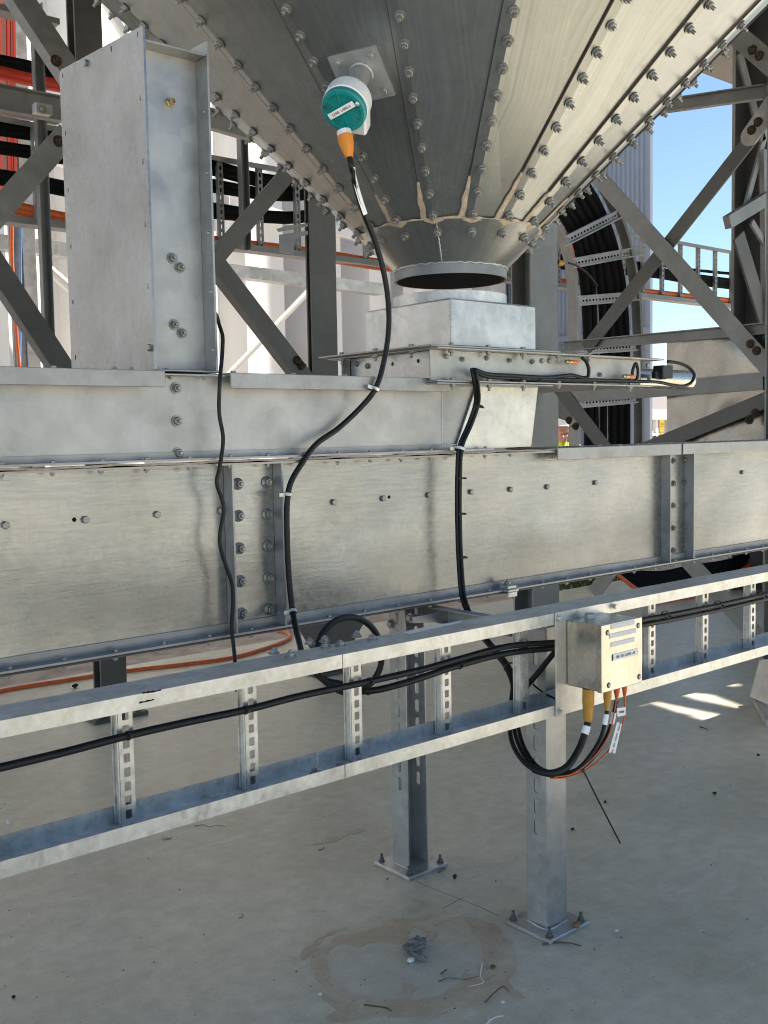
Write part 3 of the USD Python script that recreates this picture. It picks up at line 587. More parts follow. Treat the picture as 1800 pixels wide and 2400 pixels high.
# proximity switches with orange plugs, and the valve block at the far end
for px, py, t in ((1333, 848, .036), (1467, 882, .038)):
    p = onY(px, py, GY-.004); d = unit(A(1, -.12, -.02))
    s_ = part(gt, 'proximity_switch', [tube(np.array([p-d*.016, p+d*.018]), .007, 12), tube(np.array([p-d*.003, p+d*.001]), .0095, 6)], BRASS, smooth=30)
    part(s_, 'plug', tube(np.array([p+d*.019, p+d*.022, p+d*.036, p+d*.044]), [.0075, .0082, .0082, .006], 12), ORGPLUG, smooth=30)
vb = onY(1551, 877, GY+.03)
v_ = part(gt, 'valve_block', [box(vb[0]-.034, vb[0]+.036, vb[1]-.03, vb[1]+.02, vb[2]-.018, vb[2]+.034, .003), box(vb[0]-.055, vb[0]-.027, vb[1]-.012, vb[1]+.012, vb[2]-.018, vb[2]+.010, .003), box(vb[0]-.02, vb[0]+.012, vb[1]-.014, vb[1]+.014, vb[2]-.021, vb[2]-.0125, .002)], PLASTK)
part(v_, 'screw_cap', lathe([(.006, 0), (.006, .005), (0, .005)], vb+A(.018, -.0205, -.003), -Y_, 12), BRASS)
part(gt, 'air_cylinder', [tube(np.array([A(3.5, GY+.12, 1.705), A(float(onY(1612, 880, GY+.12)[0]), GY+.12, 1.705)]), .042, 24)], STAIN, smooth=30)

bx = thing('square_box', 'square galvanised transition box with round spigot on top, under the hopper outlet', 'transition box', (2.6, 2.7, GZ1+.014))
b0, b1 = float(onY(1057, 760, 2.48)[0]), float(onY(1257, 760, 2.48)[0])
B0 = 2.93
# four plates with rounded edges and a weld down the near corner
part(bx, 'box_shell', box(b0, b1, 2.48, B0, GZ1+.0145, 1.945, .006), GALV_S)
part(bx, 'corner_weld', tube(np.array([A(b0+.002+.001*math.sin(z*500), 2.482, z) for z in np.linspace(GZ1+.016, 1.941, 40)]), .004, 6), GALV_S, smooth=60)
part(bx, 'spigot', lathe([(.205, 1.9455), (.205, 1.984), (.199, 1.984), (.199, 1.9455)], A(HC[0]-.01, HC[1]-.005, 0), Z_, 64), GALV_B, smooth=30)

# ------------------------------------------------------------------ level sensor on the cone
pa, pb, pc = hp(TH0+DTH, 2.4), hp(TH0+2*DTH, 2.4), hp(TH0+DTH, 2.9)
sn = np.cross(pb-pa, pc-pa); sn = unit(sn if sn[2] < 0 else -sn)
def onP(px, py, o, n): d = ray(px, py); return CAM+d*(((o-CAM)@n)/(d@n))
po = pa+sn*.008
cs = [onP(px, py, po, sn) for px, py in ((767, 135), (881, 106), (925, 224))]
ex, ey = cs[1]-cs[0], cs[2]-cs[1]
ey = ey-unit(ex)*(ey@unit(ex))
ls = thing('level_sensor', 'level sensor with teal cap and white housing on a bolted plate', 'sensor', cs[0])
part(ls, 'mounting_plate', slab([cs[0], cs[0]+ex, cs[0]+ex+ey, cs[0]+ey], .007, sn), GALV_L)
for a, b in ((.16, .15), (.85, .15), (.84, .86), (.15, .86)): bolt(ls, cs[0]+ex*a+ey*b, sn, .75, 0, True, False, GATE)
pbase = onP(848, 172, po, sn)
def proj(P): v = P-CAM; z = v@_F; return A(900+FPX*(v@_R)/z, 1200-FPX*(v@_U)/z)
best = min((np.linalg.norm(proj(pbase+sn*t)-A(806, 258)), t) for t in np.linspace(.05, .45, 401))[1]
capc = pbase+sn*best
ax = unit(capc-pbase)
# lean the axis slightly so that the cap sits where the photograph has it, at the same distance
tgt = onP(805, 259, capc, _F); ax = unit(tgt-pbase); Ls = float(np.linalg.norm(tgt-pbase))
part(ls, 'pipe_socket', [lathe([(.030, .0), (.030, Ls-.095), (.026, Ls-.09), (0, Ls-.09)], pbase, ax, 28)], GALV, smooth=30)
wb = np.array([pbase+ax*.004+(math.cos(a)*frame(ax)[0]+math.sin(a)*frame(ax)[1])*.0325 for a in np.linspace(0, 2*math.pi, 40)])
part(ls, 'weld_bead', tube(wb, .0055, 8), GALV_L, smooth=60)
RS = .0655
hs = part(ls, 'housing', [lathe([(.020, Ls-.105), (.036, Ls-.102), (.044, Ls-.096), (.050, Ls-.086), (.064, Ls-.072), (.0685, Ls-.06), (.0685, Ls-.020), (.064, Ls-.016), (0, Ls-.016)], pbase, ax, 40)], WHITEP, smooth=35)
xx, yy, zz_ = frame(ax)
# screen axes inside the cap plane: along "right" and "up" in the photograph
rx = unit(_R-ax*(_R@ax)); ry = np.cross(ax, rx)
if ry@_U < 0: ry = -ry
bc = pbase+ax*(Ls-.055)+rx*.034-ry*.062
part(ls, 'cable_housing', [obox(bc, rx, ry, np.cross(rx, ry), (.048, .062, .055), .006)], WHITEP)
cp = pbase+ax*(Ls-.016)
cap = part(ls, 'cap', [lathe([(RS, 0), (RS+.001, .004), (RS+.001, .016), (RS-.003, .021), (RS-.012, .0225), (RS-.014, .0185), (0, .0185)], cp, ax, 44)], TEAL, smooth=30)
for i in range(8):
    a = i*math.pi/4+.3; d = rx*math.cos(a)+ry*math.sin(a)
    part(cap, 'rib', obox(cp+ax*.0195+d*.043, d, np.cross(ax, d), ax, (.034, .0035, .007), .001), TEAL)
sa_ = .83
ld = rx*math.cos(sa_-.1)+ry*math.sin(sa_-.1)
part(cap, 'cap_screw', lathe([(.0065, 0), (.0065, .004), (.004, .0065), (0, .007)], cp+ax*.021+(rx*.83+ry*.62)*.052, ax, 14), GALV_B, smooth=40)
part(cap, 'cap_screw', lathe([(.0065, 0), (.0065, .003), (0, .003)], cp+ax*.021+(-rx*.98+ry*.1)*.055, ax, 14), BOLT_D)
lab_x = unit(rx*.84+ry*.62); lab_y = unit(np.cross(ax, lab_x)); 
if lab_y@_U < 0: lab_y = -lab_y
lo_ = cp+ax*.0237-rx*.004+ry*.004
lb = part(cap, 'paper_label', obox(lo_, lab_x, lab_y, np.cross(lab_x, lab_y), (.094, .0185, .0008), .0003), PAPER)
fz = np.cross(lab_x, lab_y)
part(lb, 'handwriting', text('CORE  LABELS', .0072, lo_+fz*.0005*np.sign(fz@ax) if fz@ax > 0 else lo_-fz*.001, lab_x, lab_y), INK)
gl0 = bc-ry*.030-rx*.034+ax*.012
gl0 = onP(808, 317, pbase+ax*(Ls-.045), _F); gl1 = onP(819, 369, pbase+ax*(Ls-.03), _F)
gd = unit(gl1-gl0); gL = np.linalg.norm(gl1-gl0)
part(ls, 'gland_boss', lathe([(.0215, -.012), (.0215, .003), (0, .003)], gl0, gd, 20), WHITEP, smooth=30)
part(ls, 'cable_shroud', lathe([(.0225, .003), (.0215, gL*.35), (.018, gL*.62), (.0105, gL), (.008, gL+.001), (0, gL+.001)], gl0, gd, 24), SHROUD_O, smooth=40)

# ------------------------------------------------------------------ cable ladder tray standing on edge in front
TY, TYB, TZ0, TZ1 = 1.84, 1.948, .704, .995
tray = thing('cable_ladder', 'long bright galvanised cable ladder set on edge across the foreground', 'cable ladder', (2.2, 1.9, TZ0))
XS = 1.419
def rail(x0, x1, top):
    s = sg.Polygon([(0, 0), (.032, 0), (.032, .003), (.003, .003), (.003, TYB-TY-.003), (.038, TYB-TY-.003), (.038, TYB-TY), (0, TYB-TY)])
    # section x = away from the web, y = into the picture
    m = extrude_polygon(s, x1-x0, engine='earcut')
    if top: return place(m, A(x0, TY, TZ1), -Z_, Y_, X_) if np.linalg.det(np.array([-Z_, Y_, X_])) > 0 else flip(place(m, A(x0, TY, TZ1), -Z_, Y_, X_))
    w = place(m, A(x0, TY, TZ0), Z_, Y_, X_)
    return w if np.linalg.det(np.array([Z_, Y_, X_])) > 0 else flip(w)
def flip(m): return trimesh.Trimesh(m.vertices, m.faces[:, ::-1], process=False)
for x0, x1 in ((-.9, XS-.0012), (XS+.0012, 6.2)):
    part(tray, 'side_rail', rail(x0, x1, True), GALV_B)
    part(tray, 'side_rail', rail(x0, x1, False), GALV_B)
rw, rd, rh = .032, .030, TZ1-TZ0-.0075
sl_ = [sg.box(-.0072, z, .0072, z+.019) for z in np.arange(.012, rh-.02, .0295)]
face = sg.box(-rw/2, 0, rw/2, rh).difference(unary_union([s.buffer(-.003).buffer(.003, 4) for s in sl_]))
fm = extrude_polygon(face, .0018, engine='earcut')
RUNGX = [.914+.3016*k for k in range(-5, 14)]
for x in RUNGX:
    m = [place(fm, A(x, 1.915+.0018, TZ0+.0035), X_, Z_, np.cross(X_, Z_)),
         box(x-rw/2, x-rw/2+.0018, 1.9170, 1.915+rd, TZ0+.0035, TZ0+.0035+rh, .0004), box(x+rw/2-.0018, x+rw/2, 1.9170, 1.915+rd, TZ0+.0035, TZ0+.0035+rh, .0004),
         box(x-rw/2-.004, x-rw/2-.0002, 1.938, 1.9415, TZ0+.0035, TZ0+.0035+rh, .0005), box(x-rw/2-.0035, x-rw/2-.0002, 1.9165, 1.9195, TZ0+.0035, TZ0+.0035+rh, .0005)]
    r_ = part(tray, 'rung', m, GALV_B)
    part(r_, 'weld_bead', [tube(np.array([A(x+s*rw*.3, 1.913, TZ0+.004), A(x+s*rw*.55, 1.913, TZ0+.004)]), .0022, 6) for s in (-1, 1)], GALV_B, smooth=60)
for px, py in ((642, 1532), (681, 1540), (726, 1510), (761, 1504), (763, 1518), (798, 1514), (836, 1493), (873, 1500)):
    bolt(tray, onZ(px, py, TZ1)+A(0, 0, .0003), Z_, .8, .006, True)
for px, py in ((737, 1812), (748, 1818), (796, 1800)): bolt(tray, onZ(px, py, TZ0+.003), Z_, .6, 0, True, True)
for px, py in ((343, 1623), (352, 1622), (366, 1620), (338, 1645), (352, 1642)):
    p = onY(px, py, TY); w = .006+.006*rng.random()
    part(tray, 'scuff_mark', slab([p+A(-w, -.0006, -.0015), p+A(w, -.0006, -.0005), p+A(w*.9, -.0006, .0025), p+A(0, -.0006, .0012), p+A(-w*.8, -.0006, .003)], .0005, (0, -1, 0)), INK)
part(tray, 'pale_scratch', slab([onZ(px, py, TZ1)+A(0, 0, .0007) for px, py in ((945, 1483), (1000, 1470), (1082, 1455), (1078, 1460), (1010, 1474), (960, 1486))], .0005, Z_), PAPER)

# ------------------------------------------------------------------ junction box
jb = thing('junction_box', 'brushed stainless junction box with tag plate on the cable ladder', 'junction box', (2.29, TY, TZ0))
plx = (2.160, 2.372)
part(jb, 'mounting_plate', box(plx[0], plx[1], TY-.0058, TY-.0008, TZ0+.001, TZ1+.003, .0008), GALV_S)
body = part(jb, 'box_body', box(2.205, 2.377, 1.7275, TY-.0065, .787, .971, .0025), STAIN)
part(jb, 'lid_gasket', box(2.209, 2.374, 1.7245, 1.7275, .790, .968, .0004), PLASTK)
lid = part(jb, 'lid', box(2.1985, 2.381, 1.7075, 1.7245, .787, .9735, .0018), STAIN)
for px, py in ((1424, 1483), (1496, 1466), (1427, 1606), (1498, 1586)):
    s = part(lid, 'lid_screw', lathe([(.0062, 0), (.0062, .0016), (.0050, .0030), (0, .0034)], onY(px, py, 1.7073), -Y_, 16), BOLT, smooth=40)
    part(lid, 'screw_washer', lathe([(.0078, 0), (.0078, .0008), (0, .0008)], onY(px, py, 1.7074), -Y_, 18), PLASTK)
LY = 1.7072
for (a, b), h in ((((1432, 1471), (1487, 1457)), .0125), (((1428, 1492), (1491, 1477)), .0125), (((1432, 1512), (1487, 1498)), .0125)):
    p0, p1 = onY(*a, LY), onY(*b, LY); zc = (p0[2]+p1[2])/2
    part(lid, 'label_strip', box(p0[0], p1[0], LY-.0012, LY, zc-h/2, zc+h/2, .0003), GREYLAB)
p0, p1 = onY(1436, 1541, LY), onY(1494, 1527, LY); zc = (p0[2]+p1[2])/2; npl = part(lid, 'tag_plate', box(p0[0], p1[0], LY-.0016, LY, zc-.0088, zc+.0088, .0003), PAPER)
part(npl, 'tag_edge', box(p0[0]-.0022, p0[0]-.0002, LY-.0017, LY, zc-.0088, zc+.0088, .0003), PLASTK)
part(npl, 'tag_text', text('06-SG-6250-JB', .0074, A((p0[0]+p1[0])/2, LY-.0017, zc), X_, Z_, bold=False), INK)
for s in (-1, 1): part(npl, 'tag_dot', lathe([(.0013, 0), (.0013, .0005), (0, .0005)], A((p0[0]+p1[0])/2+s*((p1[0]-p0[0])/2-.0028), LY-.0016, zc), -Y_, 8), INK)
kp = onZ(1383, 1449, .9712)
part(jb, 'breather_plug', lathe([(.0150, 0), (.0150, .0125), (.0138, .0138), (0, .0138)], kp, Z_, 24), GATE, smooth=30)
for px, py in ((1309, 1449), (1313, 1668), (1440, 1421)): bolt(jb, onY(px, py, TY-.006), (0, -1, 0), .55, 0, True, False, GALV_B)
def gland(px0, py0, py1, Y, r0, r1, m, px1=None):
    p = onY(px0, py0, Y); q_ = onY(px1 or px0, py1, Y); p = A(p[0], Y, .7868); d = q_-p; L = np.linalg.norm(d)
    part(jb, 'cable_shroud', lathe([(r0, 0), (r0, L*.42), (r0*.93, L*.52), (r1*1.15, L*.95), (r1, L), (0, L)], p, unit(d), 24), m, smooth=40)
    return q_
G1p = gland(1379, 1622, 1690, 1.768, .0165, .0108, SHROUD_Y, 1378)
G2p = gland(1424, 1624, 1664, 1.742, .0115, .0058, SHROUD_Y, 1423)
G3p = gland(1446, 1618, 1641, 1.745, .0085, .0030, SHROUD_R, 1445)
G4p = gland(1464, 1614, 1638, 1.745, .0072, .0026, SHROUD_R, 1464)

# ------------------------------------------------------------------ posts carrying the ladder, and their arm
def slotface(w, h, z0, z1, pitch=.064, sw=.018, shh=.046):
    return sg.box(0, 0, w, h).difference(unary_union([sg.box(w/2-sw/2, z, w/2+sw/2, z+shh).buffer(-.008).buffer(.008, 4) for z in np.arange(z0, z1, pitch)]))
def post(cx, cy, openfront, zmin, label):
    t = thing('support_post', label, 'post', (cx, cy, 0))
    part(t, 'base_plate', box(cx-.092, cx+.092, cy-.092, cy+.092, 0.001, .013, .002), GALV_B if 0 else GALV_S)
    w, d, th = .090, .080, .004
    H = .915
    y0, y1 = cy-d/2, cy+d/2
    f = slotface(d, H-.0135, zmin, H-.06)
    fm = extrude_polygon(f, th, engine='earcut')
    pcs = []
    for x in (cx-w/2, cx+w/2-th):
        pcs.append(place(fm, A(x, y0, .0135), Y_, Z_, X_))
    yw = y1-th if openfront else y0
    pcs.append(box(cx-w/2+th+.0002, cx+w/2-th-.0002, yw, yw+th, .0135, H, .0006))
    part(t, 'channel', pcs, GALV)
    wl = [A(cx-w/2-.002, y0-.002, .0145), A(cx-w/2-.002, y1, .0145)] if 0 else [A(cx-w/2-.001, y1, .014), A(cx-w/2-.001, y0-.001, .014), A(cx+w/2, y0-.001, .014)]
    if openfront: wl = wl[:2]
    part(t, 'weld_bead', tube(spline(wl, 6) if len(wl) > 2 else np.array(wl), .004, 6), GALV_L, smooth=60)
    for sx in (-1, 1):
        for sy in (-1, 1):
            p = A(cx+sx*.072, cy+sy*.072, .013)
            part(t, 'anchor_bolt', place(cat_([disc(.012, .002, 14), place(disc(.0085, .010, 6), A(0, 0, .002), X_, Y_, Z_), place(disc(.0052, .016, 10, .001), A(0, 0, .012), X_, Y_, Z_)]), p, X_, Y_, Z_), BOLT_D)
    return t
lp = post(2.282, 2.596, True, float(onX(925, 1848, 2.237)[2])-.013, 'slotted channel post open to the front, nearest the middle of the concrete')
rp = post(2.304, 1.998, False, float(onX(1255, 1955, 2.259)[2])-.013, 'slotted channel post with plain face toward the viewer below the junction box')
for px, py in ((917, 1462), (963, 1448)): bolt(lp, onX(px, py, 2.282-.045), (-1, 0, 0), 1.0, 0, True)
bolt(lp, onX(962, 1450, 2.236), (-1, 0, 0), .7, .004, True)
arm = thing('cross_bracket', 'short channel arm under the trough joining the two posts', 'arm', (2.3, 2.3, .86))
part(arm, 'channel', beam(A(2.36, 1.96, .862), A(2.36, 2.66, .862), C_(.041, .05, .003), up=(0, 0, 1)), GALV)
part(arm, 'end_plate', box(2.26, 2.42, 1.955, 1.961, .845, .925), GALV)
part(arm, 'hanger_plate', slab([A(2.2, 2.47, .9), A(2.46, 2.47, .9), A(2.46, 2.47, .85), A(2.2, 2.47, .88)], .006, (0, -1, 0)), GALV)
cl = thing('beam_clamp', 'small steel beam clamp gripping the bottom flange of the trough', 'clamp', (2.6, 2.5, .93))
cp_ = onY(1196, 1378, 2.495)
part(cl, 'jaw', [box(cp_[0]-.028, cp_[0]+.028, 2.478, 2.54, cp_[2]-.012, cp_[2]-.003, .002), box(cp_[0]-.022, cp_[0]+.022, 2.485, 2.53, cp_[2]-.002, cp_[2]+.010, .002), box(cp_[0]-.028, cp_[0]+.018, 2.478, 2.484, cp_[2]-.030, cp_[2]-.0125, .001)], GALV_B)
bolt(cl, A(cp_[0], 2.508, cp_[2]+.010), Z_, .9, .008, True)
bolt(cl, A(cp_[0]+.01, 2.49, cp_[2]-.0125), -Z_, .8, .03, False)

# ------------------------------------------------------------------ cables
def path3(*pts): return np.array([onY(px, py, Y) for px, py, Y in pts])
def cable(name, label, pts, r, m=None, n=7, group=None, sides=10):
    P = spline(pts, n)
    t = thing(name, label, 'cable', P[0], group)
    part(t, 'sheath', tube(P, r, sides), m or BLACK, smooth=60)
    return t, P
def tie(t, P, i, r, tail=.008, m=None, dirn=None):
    i = max(1, min(len(P)-2, i)); d = unit(P[i+1]-P[i-1]); x, y, z = frame(d)
    tl_ = unit(_R*.9-_F*.5) if dirn is None else unit(dirn); tl_ = unit(tl_-z*(tl_@z))
    part(t, 'cable_tie', [lathe([(r, -.0026), (r+.0016, -.0026), (r+.0016, .0026), (r, .0026)], P[i], z, 14), obox(P[i]+tl_*(r+tail/2), tl_, np.cross(z, tl_), z, (tail, .0055, .0055), .0008)], m or PLASTK)
def near(P, px, py):
    return int(np.argmin([np.linalg.norm(proj(p)-A(px, py)) for p in P]))
def clip(t, P, i, r, ear=A(-1, 0, 0)):
    d = unit(P[i+1]-P[i-1])
    part(t, 'p_clip', [lathe([(r, -.007), (r+.0025, -.007), (r+.0025, .007), (r, .007)], P[i], d, 18)], PLASTK)
    k = part(t, 'clip_band', [lathe([(r+.0026, -.0045), (r+.0036, -.0045), (r+.0036, .0045), (r+.0026, .0045)], P[i], d, 18), obox(P[i]+ear*(r+.012), unit(ear), Y_, np.cross(unit(ear), Y_), (.02, .003, .012), .0008)], GALV_B)
    return k

YT = 1.898
t1, P1 = cable('ladder_cable', 'black cable tied along the cable ladder front to the junction box, upper of two', path3((-60, 1812, YT), (0, 1799, YT), (150, 1763, YT), (300, 1724, YT), (450, 1690, YT), (575, 1664, YT), (700, 1632, YT), (866, 1597, YT), (1000, 1566, YT-.002), (1081, 1543, YT-.004), (1189, 1515, YT-.006), (1310, 1505, YT)), .0082)
for px, py in ((302, 1724), (584, 1662), (868, 1597)): tie(t1, P1, near(P1, px, py), .0085)
RR = lambda a, k=1.0: (819+74*k*math.cos(a), 1535+86*k*math.sin(a))
coil = []
for i, a in enumerate(np.linspace(math.radians(195), math.radians(195-360-150), 34)):
    k = 1.0+.03*math.sin(i*.7); coil.append((*RR(a, k), 2.10-.0035*i))
gl = proj(gl1)
sp = [(gl[0], gl[1]+1, 0)]
scp = np.vstack([[gl1, gl1+gd*.03], path3((828, 418, 2.40), (840, 462, 2.43), (857, 512, 2.455), (876, 558, 2.465), (895, 620, 2.47), (908, 690, 2.472), (911, 768, 2.47), (900, 846, 2.472), (880, 911, 2.474),
      (851, 949, 2.50), (794, 1003, 2.52), (739, 1043, 2.50), (703, 1093, 2.488), (682, 1130, 2.486), (674, 1165, 2.485), (673, 1267, 2.485), (679, 1375, 2.485), (686, 1433, 2.48), (700, 1500, 2.36), (722, 1556, 2.2)),
      path3(*[(*RR(math.radians(a), 1.03), 2.12+.0003*a) for a in (128, 95, 60, 25, -10, -45, -80, -115, -150, -185, -220)]),
      path3((800, 1604, 2.02), (833, 1619, 1.97), (877, 1618, 1.93), (947, 1601, 1.902), (1077, 1559, 1.900), (1189, 1531, 1.900), (1310, 1518, 1.905))])
t2, P2 = cable('sensor_cable', 'black cable from the teal sensor hanging over the trough, coiled behind the ladder', scp, .0088)
clip(t2, P2, near(P2, 880, 911), .009, A(-1, 0, .25)); clip(t2, P2, near(P2, 674, 1157), .009); clip(t2, P2, near(P2, 685, 1432), .009)
for px, py in ((866, 1618), (830, 1620), (1075, 1560)): tie(t2, P2, near(P2, px, py), .0092)
# printed white marker along the upper cable
i0, i1 = near(P2, 828, 395), near(P2, 862, 505)
seg = P2[i0:i1+1]
off = unit(-_F+_R*.3)*.0108
tg = part(t2, 'marker_label', sweep(seg+off, .0135, .0016, unit(-_F)), PAPER)
mid = seg[len(seg)//2]; dd = unit(seg[-1]-seg[0])
part(tg, 'marker_text', text('06-GLOVAL-EST', .0075, mid+off-_F*.0022, dd, unit(np.cross(-_F, dd))), INK)
t3, P3 = cable('thin_cable', 'thin wavy black cable hanging in front of the trough left of the joint', path3((490, 720, 2.72), (507, 738, 2.62), (514, 762, 2.55), (522, 790, 2.515), (521, 826, 2.505), (515, 898, 2.478), (514, 970, 2.49), (523, 1028, 2.485), (514, 1100, 2.483), (508, 1130, 2.484), (524, 1187, 2.486), (515, 1267, 2.486), (528, 1321, 2.486), (543, 1365, 2.485), (546, 1412, 2.484), (543, 1466, 2.482), (548, 1520, 2.47), (553, 1575, 2.44), (556, 1620, 2.40)), .0056)
# bundle from the gate down to the junction box
base = [(1109, 864, 2.425), (1112, 880, 2.418), (1116, 905, 2.425), (1117, 945, 2.46), (1102, 992, 2.475), (1080, 1043, 2.478), (1076, 1070, 2.478), (1074, 1130, 2.480), (1074, 1217, 2.482), (1077, 1307, 2.482), (1085, 1398, 2.47), (1102, 1445, 2.40), (1135, 1495, 2.25), (1168, 1535, 2.12), (1189, 1564, 2.06), (1204, 1602, 2.02)]
ends = {'a': [(1199, 1637, 1.985), (1194, 1700, 1.95), (1204, 1750, 1.91), (1238, 1795, 1.84), (1284, 1812, 1.79), (1325, 1800, 1.772), (1356, 1757, 1.768), (1372, 1715, 1.768)],
        'b': [(1206, 1640, 1.985), (1204, 1700, 1.95), (1222, 1760, 1.90), (1258, 1806, 1.83), (1305, 1818, 1.785), (1352, 1804, 1.757), (1387, 1766, 1.745), (1411, 1722, 1.742)],
        'c': [(1212, 1640, 1.985), (1214, 1700, 1.95), (1234, 1762, 1.89), (1268, 1802, 1.83), (1316, 1812, 1.785), (1365, 1798, 1.757), (1403, 1758, 1.747), (1430, 1706, 1.745)]}
offs = {'a': A(-.006, 0, 0), 'b': A(.006, -.003, 0), 'c': A(.0, -.010, 0)}
labs = {'a': 'thickest black cable of the bundle from slide gate to ochre gland of the junction box', 'b': 'black cable of the gate bundle ending in the smaller ochre gland', 'c': 'black cable of the gate bundle ending in the left red-orange gland'}
fin = {'a': G1p, 'b': G2p, 'c': G3p}
rad = {'a': .0068, 'b': .0062, 'c': .0058}
gb = {}
for k in 'abc':
    P = np.vstack([path3(*base)+offs[k], path3(*ends[k]), [fin[k]+A(0, 0, -.002)]])
    t, PP = cable('gate_cable', labs[k], P, rad[k]); gb[k] = (t, PP)
# the thick tail into the big gland
PPa = gb['a'][1]; ia = near(PPa, 1250, 1800)
part(gb['a'][0], 'outer_sheath', tube(PPa[ia:], .0098, 12), BLACK, smooth=60)
def sleeve(t, P, px, py, r, m=None, L=3):
    i = near(P, px, py); part(t, 'marker_sleeve', tube(P[max(0, i-L):i+L], r, 14), m or PAPER, smooth=60)
sleeve(gb['a'][0], PPa, 1372, 1706, .0112); sleeve(gb['b'][0], gb['b'][1], 1421, 1682, .0075, L=2); sleeve(gb['c'][0], gb['c'][1], 1438, 1682, .0072, L=2)
for px, py in ((1117, 950), (1076, 1118), (1075, 1210), (1077, 1303), (1190, 1565)): 
    P = gb['b'][1]; tie(gb['b'][0], P, near(P, px, py), .0165, .007)
cpx = near(gb['a'][1], 1077, 1052); clip(gb['a'][0], gb['a'][1], cpx, .018, A(-1, 0, 0))
to, Po = cable('thin_orange_cable', 'thin orange cable rising to the right red-orange gland of the junction box', np.vstack([path3((1290, 1824, 1.79), (1325, 1822, 1.778), (1375, 1803, 1.757), (1423, 1763, 1.745), (1452, 1716, 1.743), (1461, 1690, 1.744), (1464, 1665, 1.745)), [G4p+A(0, 0, -.001)]]), .0022, ORANGE, sides=8)
to2, Po2 = cable('thin_orange_cable', 'thin orange wire beside the middle black cable under the junction box', np.vstack([path3((1300, 1822, 1.77), (1345, 1812, 1.755), (1394, 1772, 1.738), (1428, 1720, 1.736), (1438, 1680, 1.738)), [G3p+A(-.003, -.002, .004)]]), .0018, ORANGE, sides=8)
def flag(t, pts, txt, n_=-_F):
    P = np.array([onY(*p) for p in pts]); z = unit(np.cross(P[1]-P[0], P[3]-P[0])); z = z if z@_F < 0 else -z
    f_ = part(t, 'marker_tag', slab(P, .0012, z), PAPER)
    c = P.mean(0); x = unit(P[1]-P[0]); y = unit(np.cross(z, x))
    part(f_, 'tag_text', text(txt, .0065, c+z*.0006, x, y), INK)
flag(to, [(1427, 1764, 1.737), (1447, 1692, 1.737), (1458, 1696, 1.737), (1442, 1766, 1.737)], '06-SG-6250-ZC01')
flag(to, [(1446, 1660, 1.737), (1467, 1657, 1.737), (1466, 1676, 1.737), (1448, 1680, 1.737)], 'CORE')
lt = thing('long_tie_tail', 'long uncut black cable tie tail hanging from the cable loop', 'cable tie', onY(1367, 1806, 1.755))
part(lt, 'tie_strap', sweep(spline([onY(1362, 1800, 1.756), onY(1370, 1812, 1.75), onY(1400, 1872, 1.735), onY(1430, 1930, 1.725), onY(1454, 1977, 1.72)], 6), .0045, .0016, unit(-_F)), PLASTK)
part(lt, 'tie_head', obox(onY(1367, 1807, 1.75), _R, _U, -_F, (.008, .008, .007), .001), PLASTK)
# cables leaving the box to the right
for dz, lab in ((.0085, 'black cable leaving the junction box to the right along the ladder, upper of the pair'), (-.0085, 'black cable leaving the junction box to the right along the ladder, lower of the pair')):
    t, P = cable('ladder_cable', lab, path3((1380, 1490, 1.90), (1506, 1459, 1.898), (1559, 1449, 1.898), (1683, 1424, 1.898), (1800, 1397, 1.898), (1900, 1374, 1.898))+A(0, 0, dz), .0078)
    if dz > 0:
        for px, py in ((1560, 1449), (1683, 1424), (1790, 1399)): tie(t, P, near(P, px, py), .014, .010)
t, P = cable('ladder_cable', 'black cable bending down behind the ladder just left of the junction box', path3((1320, 1512, 1.93), (1296, 1534, 1.935), (1262, 1576, 1.97), (1232, 1612, 2.0), (1214, 1650, 2.01), (1207, 1700, 1.985)), .0085)
t, P = cable('thin_cable', 'thin black wire slanting down behind the ladder to the junction box plate', path3((1250, 1605, 1.952), (1275, 1624, 1.95), (1300, 1637, 1.93), (1320, 1645, 1.9)), .003)
# wiring along the gate's bottom flange
GYC = GY-.002
for dz, dy, ex_ in ((.006, 0, (1372, 884)), (.017, .004, (1496, 882)), (.006, .013, (1560, 897))):
    pass
t, P = cable('gate_wiring', 'black wiring along the slide gate from the first orange switch', np.vstack([path3((1107, 866, GYC), (1118, 868, GYC), (1140, 876, GYC), (1200, 880, GYC), (1290, 884, GYC), (1340, 879, GYC), (1366, 885, GYC-.004), (1377, 884, GYC-.01), (1380, 868, GYC-.018), (1374, 848, GYC-.018), (1364, 838, GYC-.012)), ]), .0065)
t, P = cable('gate_wiring', 'black wiring along the slide gate to the second orange switch', path3((1104, 870, GYC+.006), (1118, 874, GYC), (1140, 882, GYC), (1200, 886, GYC), (1290, 889, GYC), (1390, 890, GYC), (1470, 892, GYC), (1492, 889, GYC-.006), (1495, 868, GYC-.014), (1490, 852, GYC-.014), (1483, 868, GYC-.01), (1482, 878, GYC-.006)), .0062)
t, P = cable('gate_wiring', 'black wiring looping out past the valve block at the end of the gate', np.vstack([path3((1200, 890, GYC+.010), (1300, 893, GYC+.008), (1400, 893, GYC+.008), (1500, 894, GYC+.006), (1545, 896, GYC+.004), (1580, 903, GYC), (1605, 904, GYC), (1622, 894, GYC), (1627, 878, GYC), (1615, 862, GYC+.01), (1590, 851, GYC+.02), (1565, 847, GYC+.03))]), .0066)
for px, py in ((1160, 883), (1260, 888)): tie(t, P, near(P, px, py), .014, .008)
hose = [(-60, 1640), (0, 1620), (150, 1595), (300, 1572), (430, 1557), (540, 1542), (620, 1520), (672, 1500), (680, 1489), (668, 1482), (650, 1480)]
hz = solo('orange_hose', tube(spline(np.array([onZ(px, py, .013) for px, py in hose]), 8), .0125, 10), ORANGE, 'orange hose lying on the ground in a long curve behind the trough', 'hose', smooth=60)

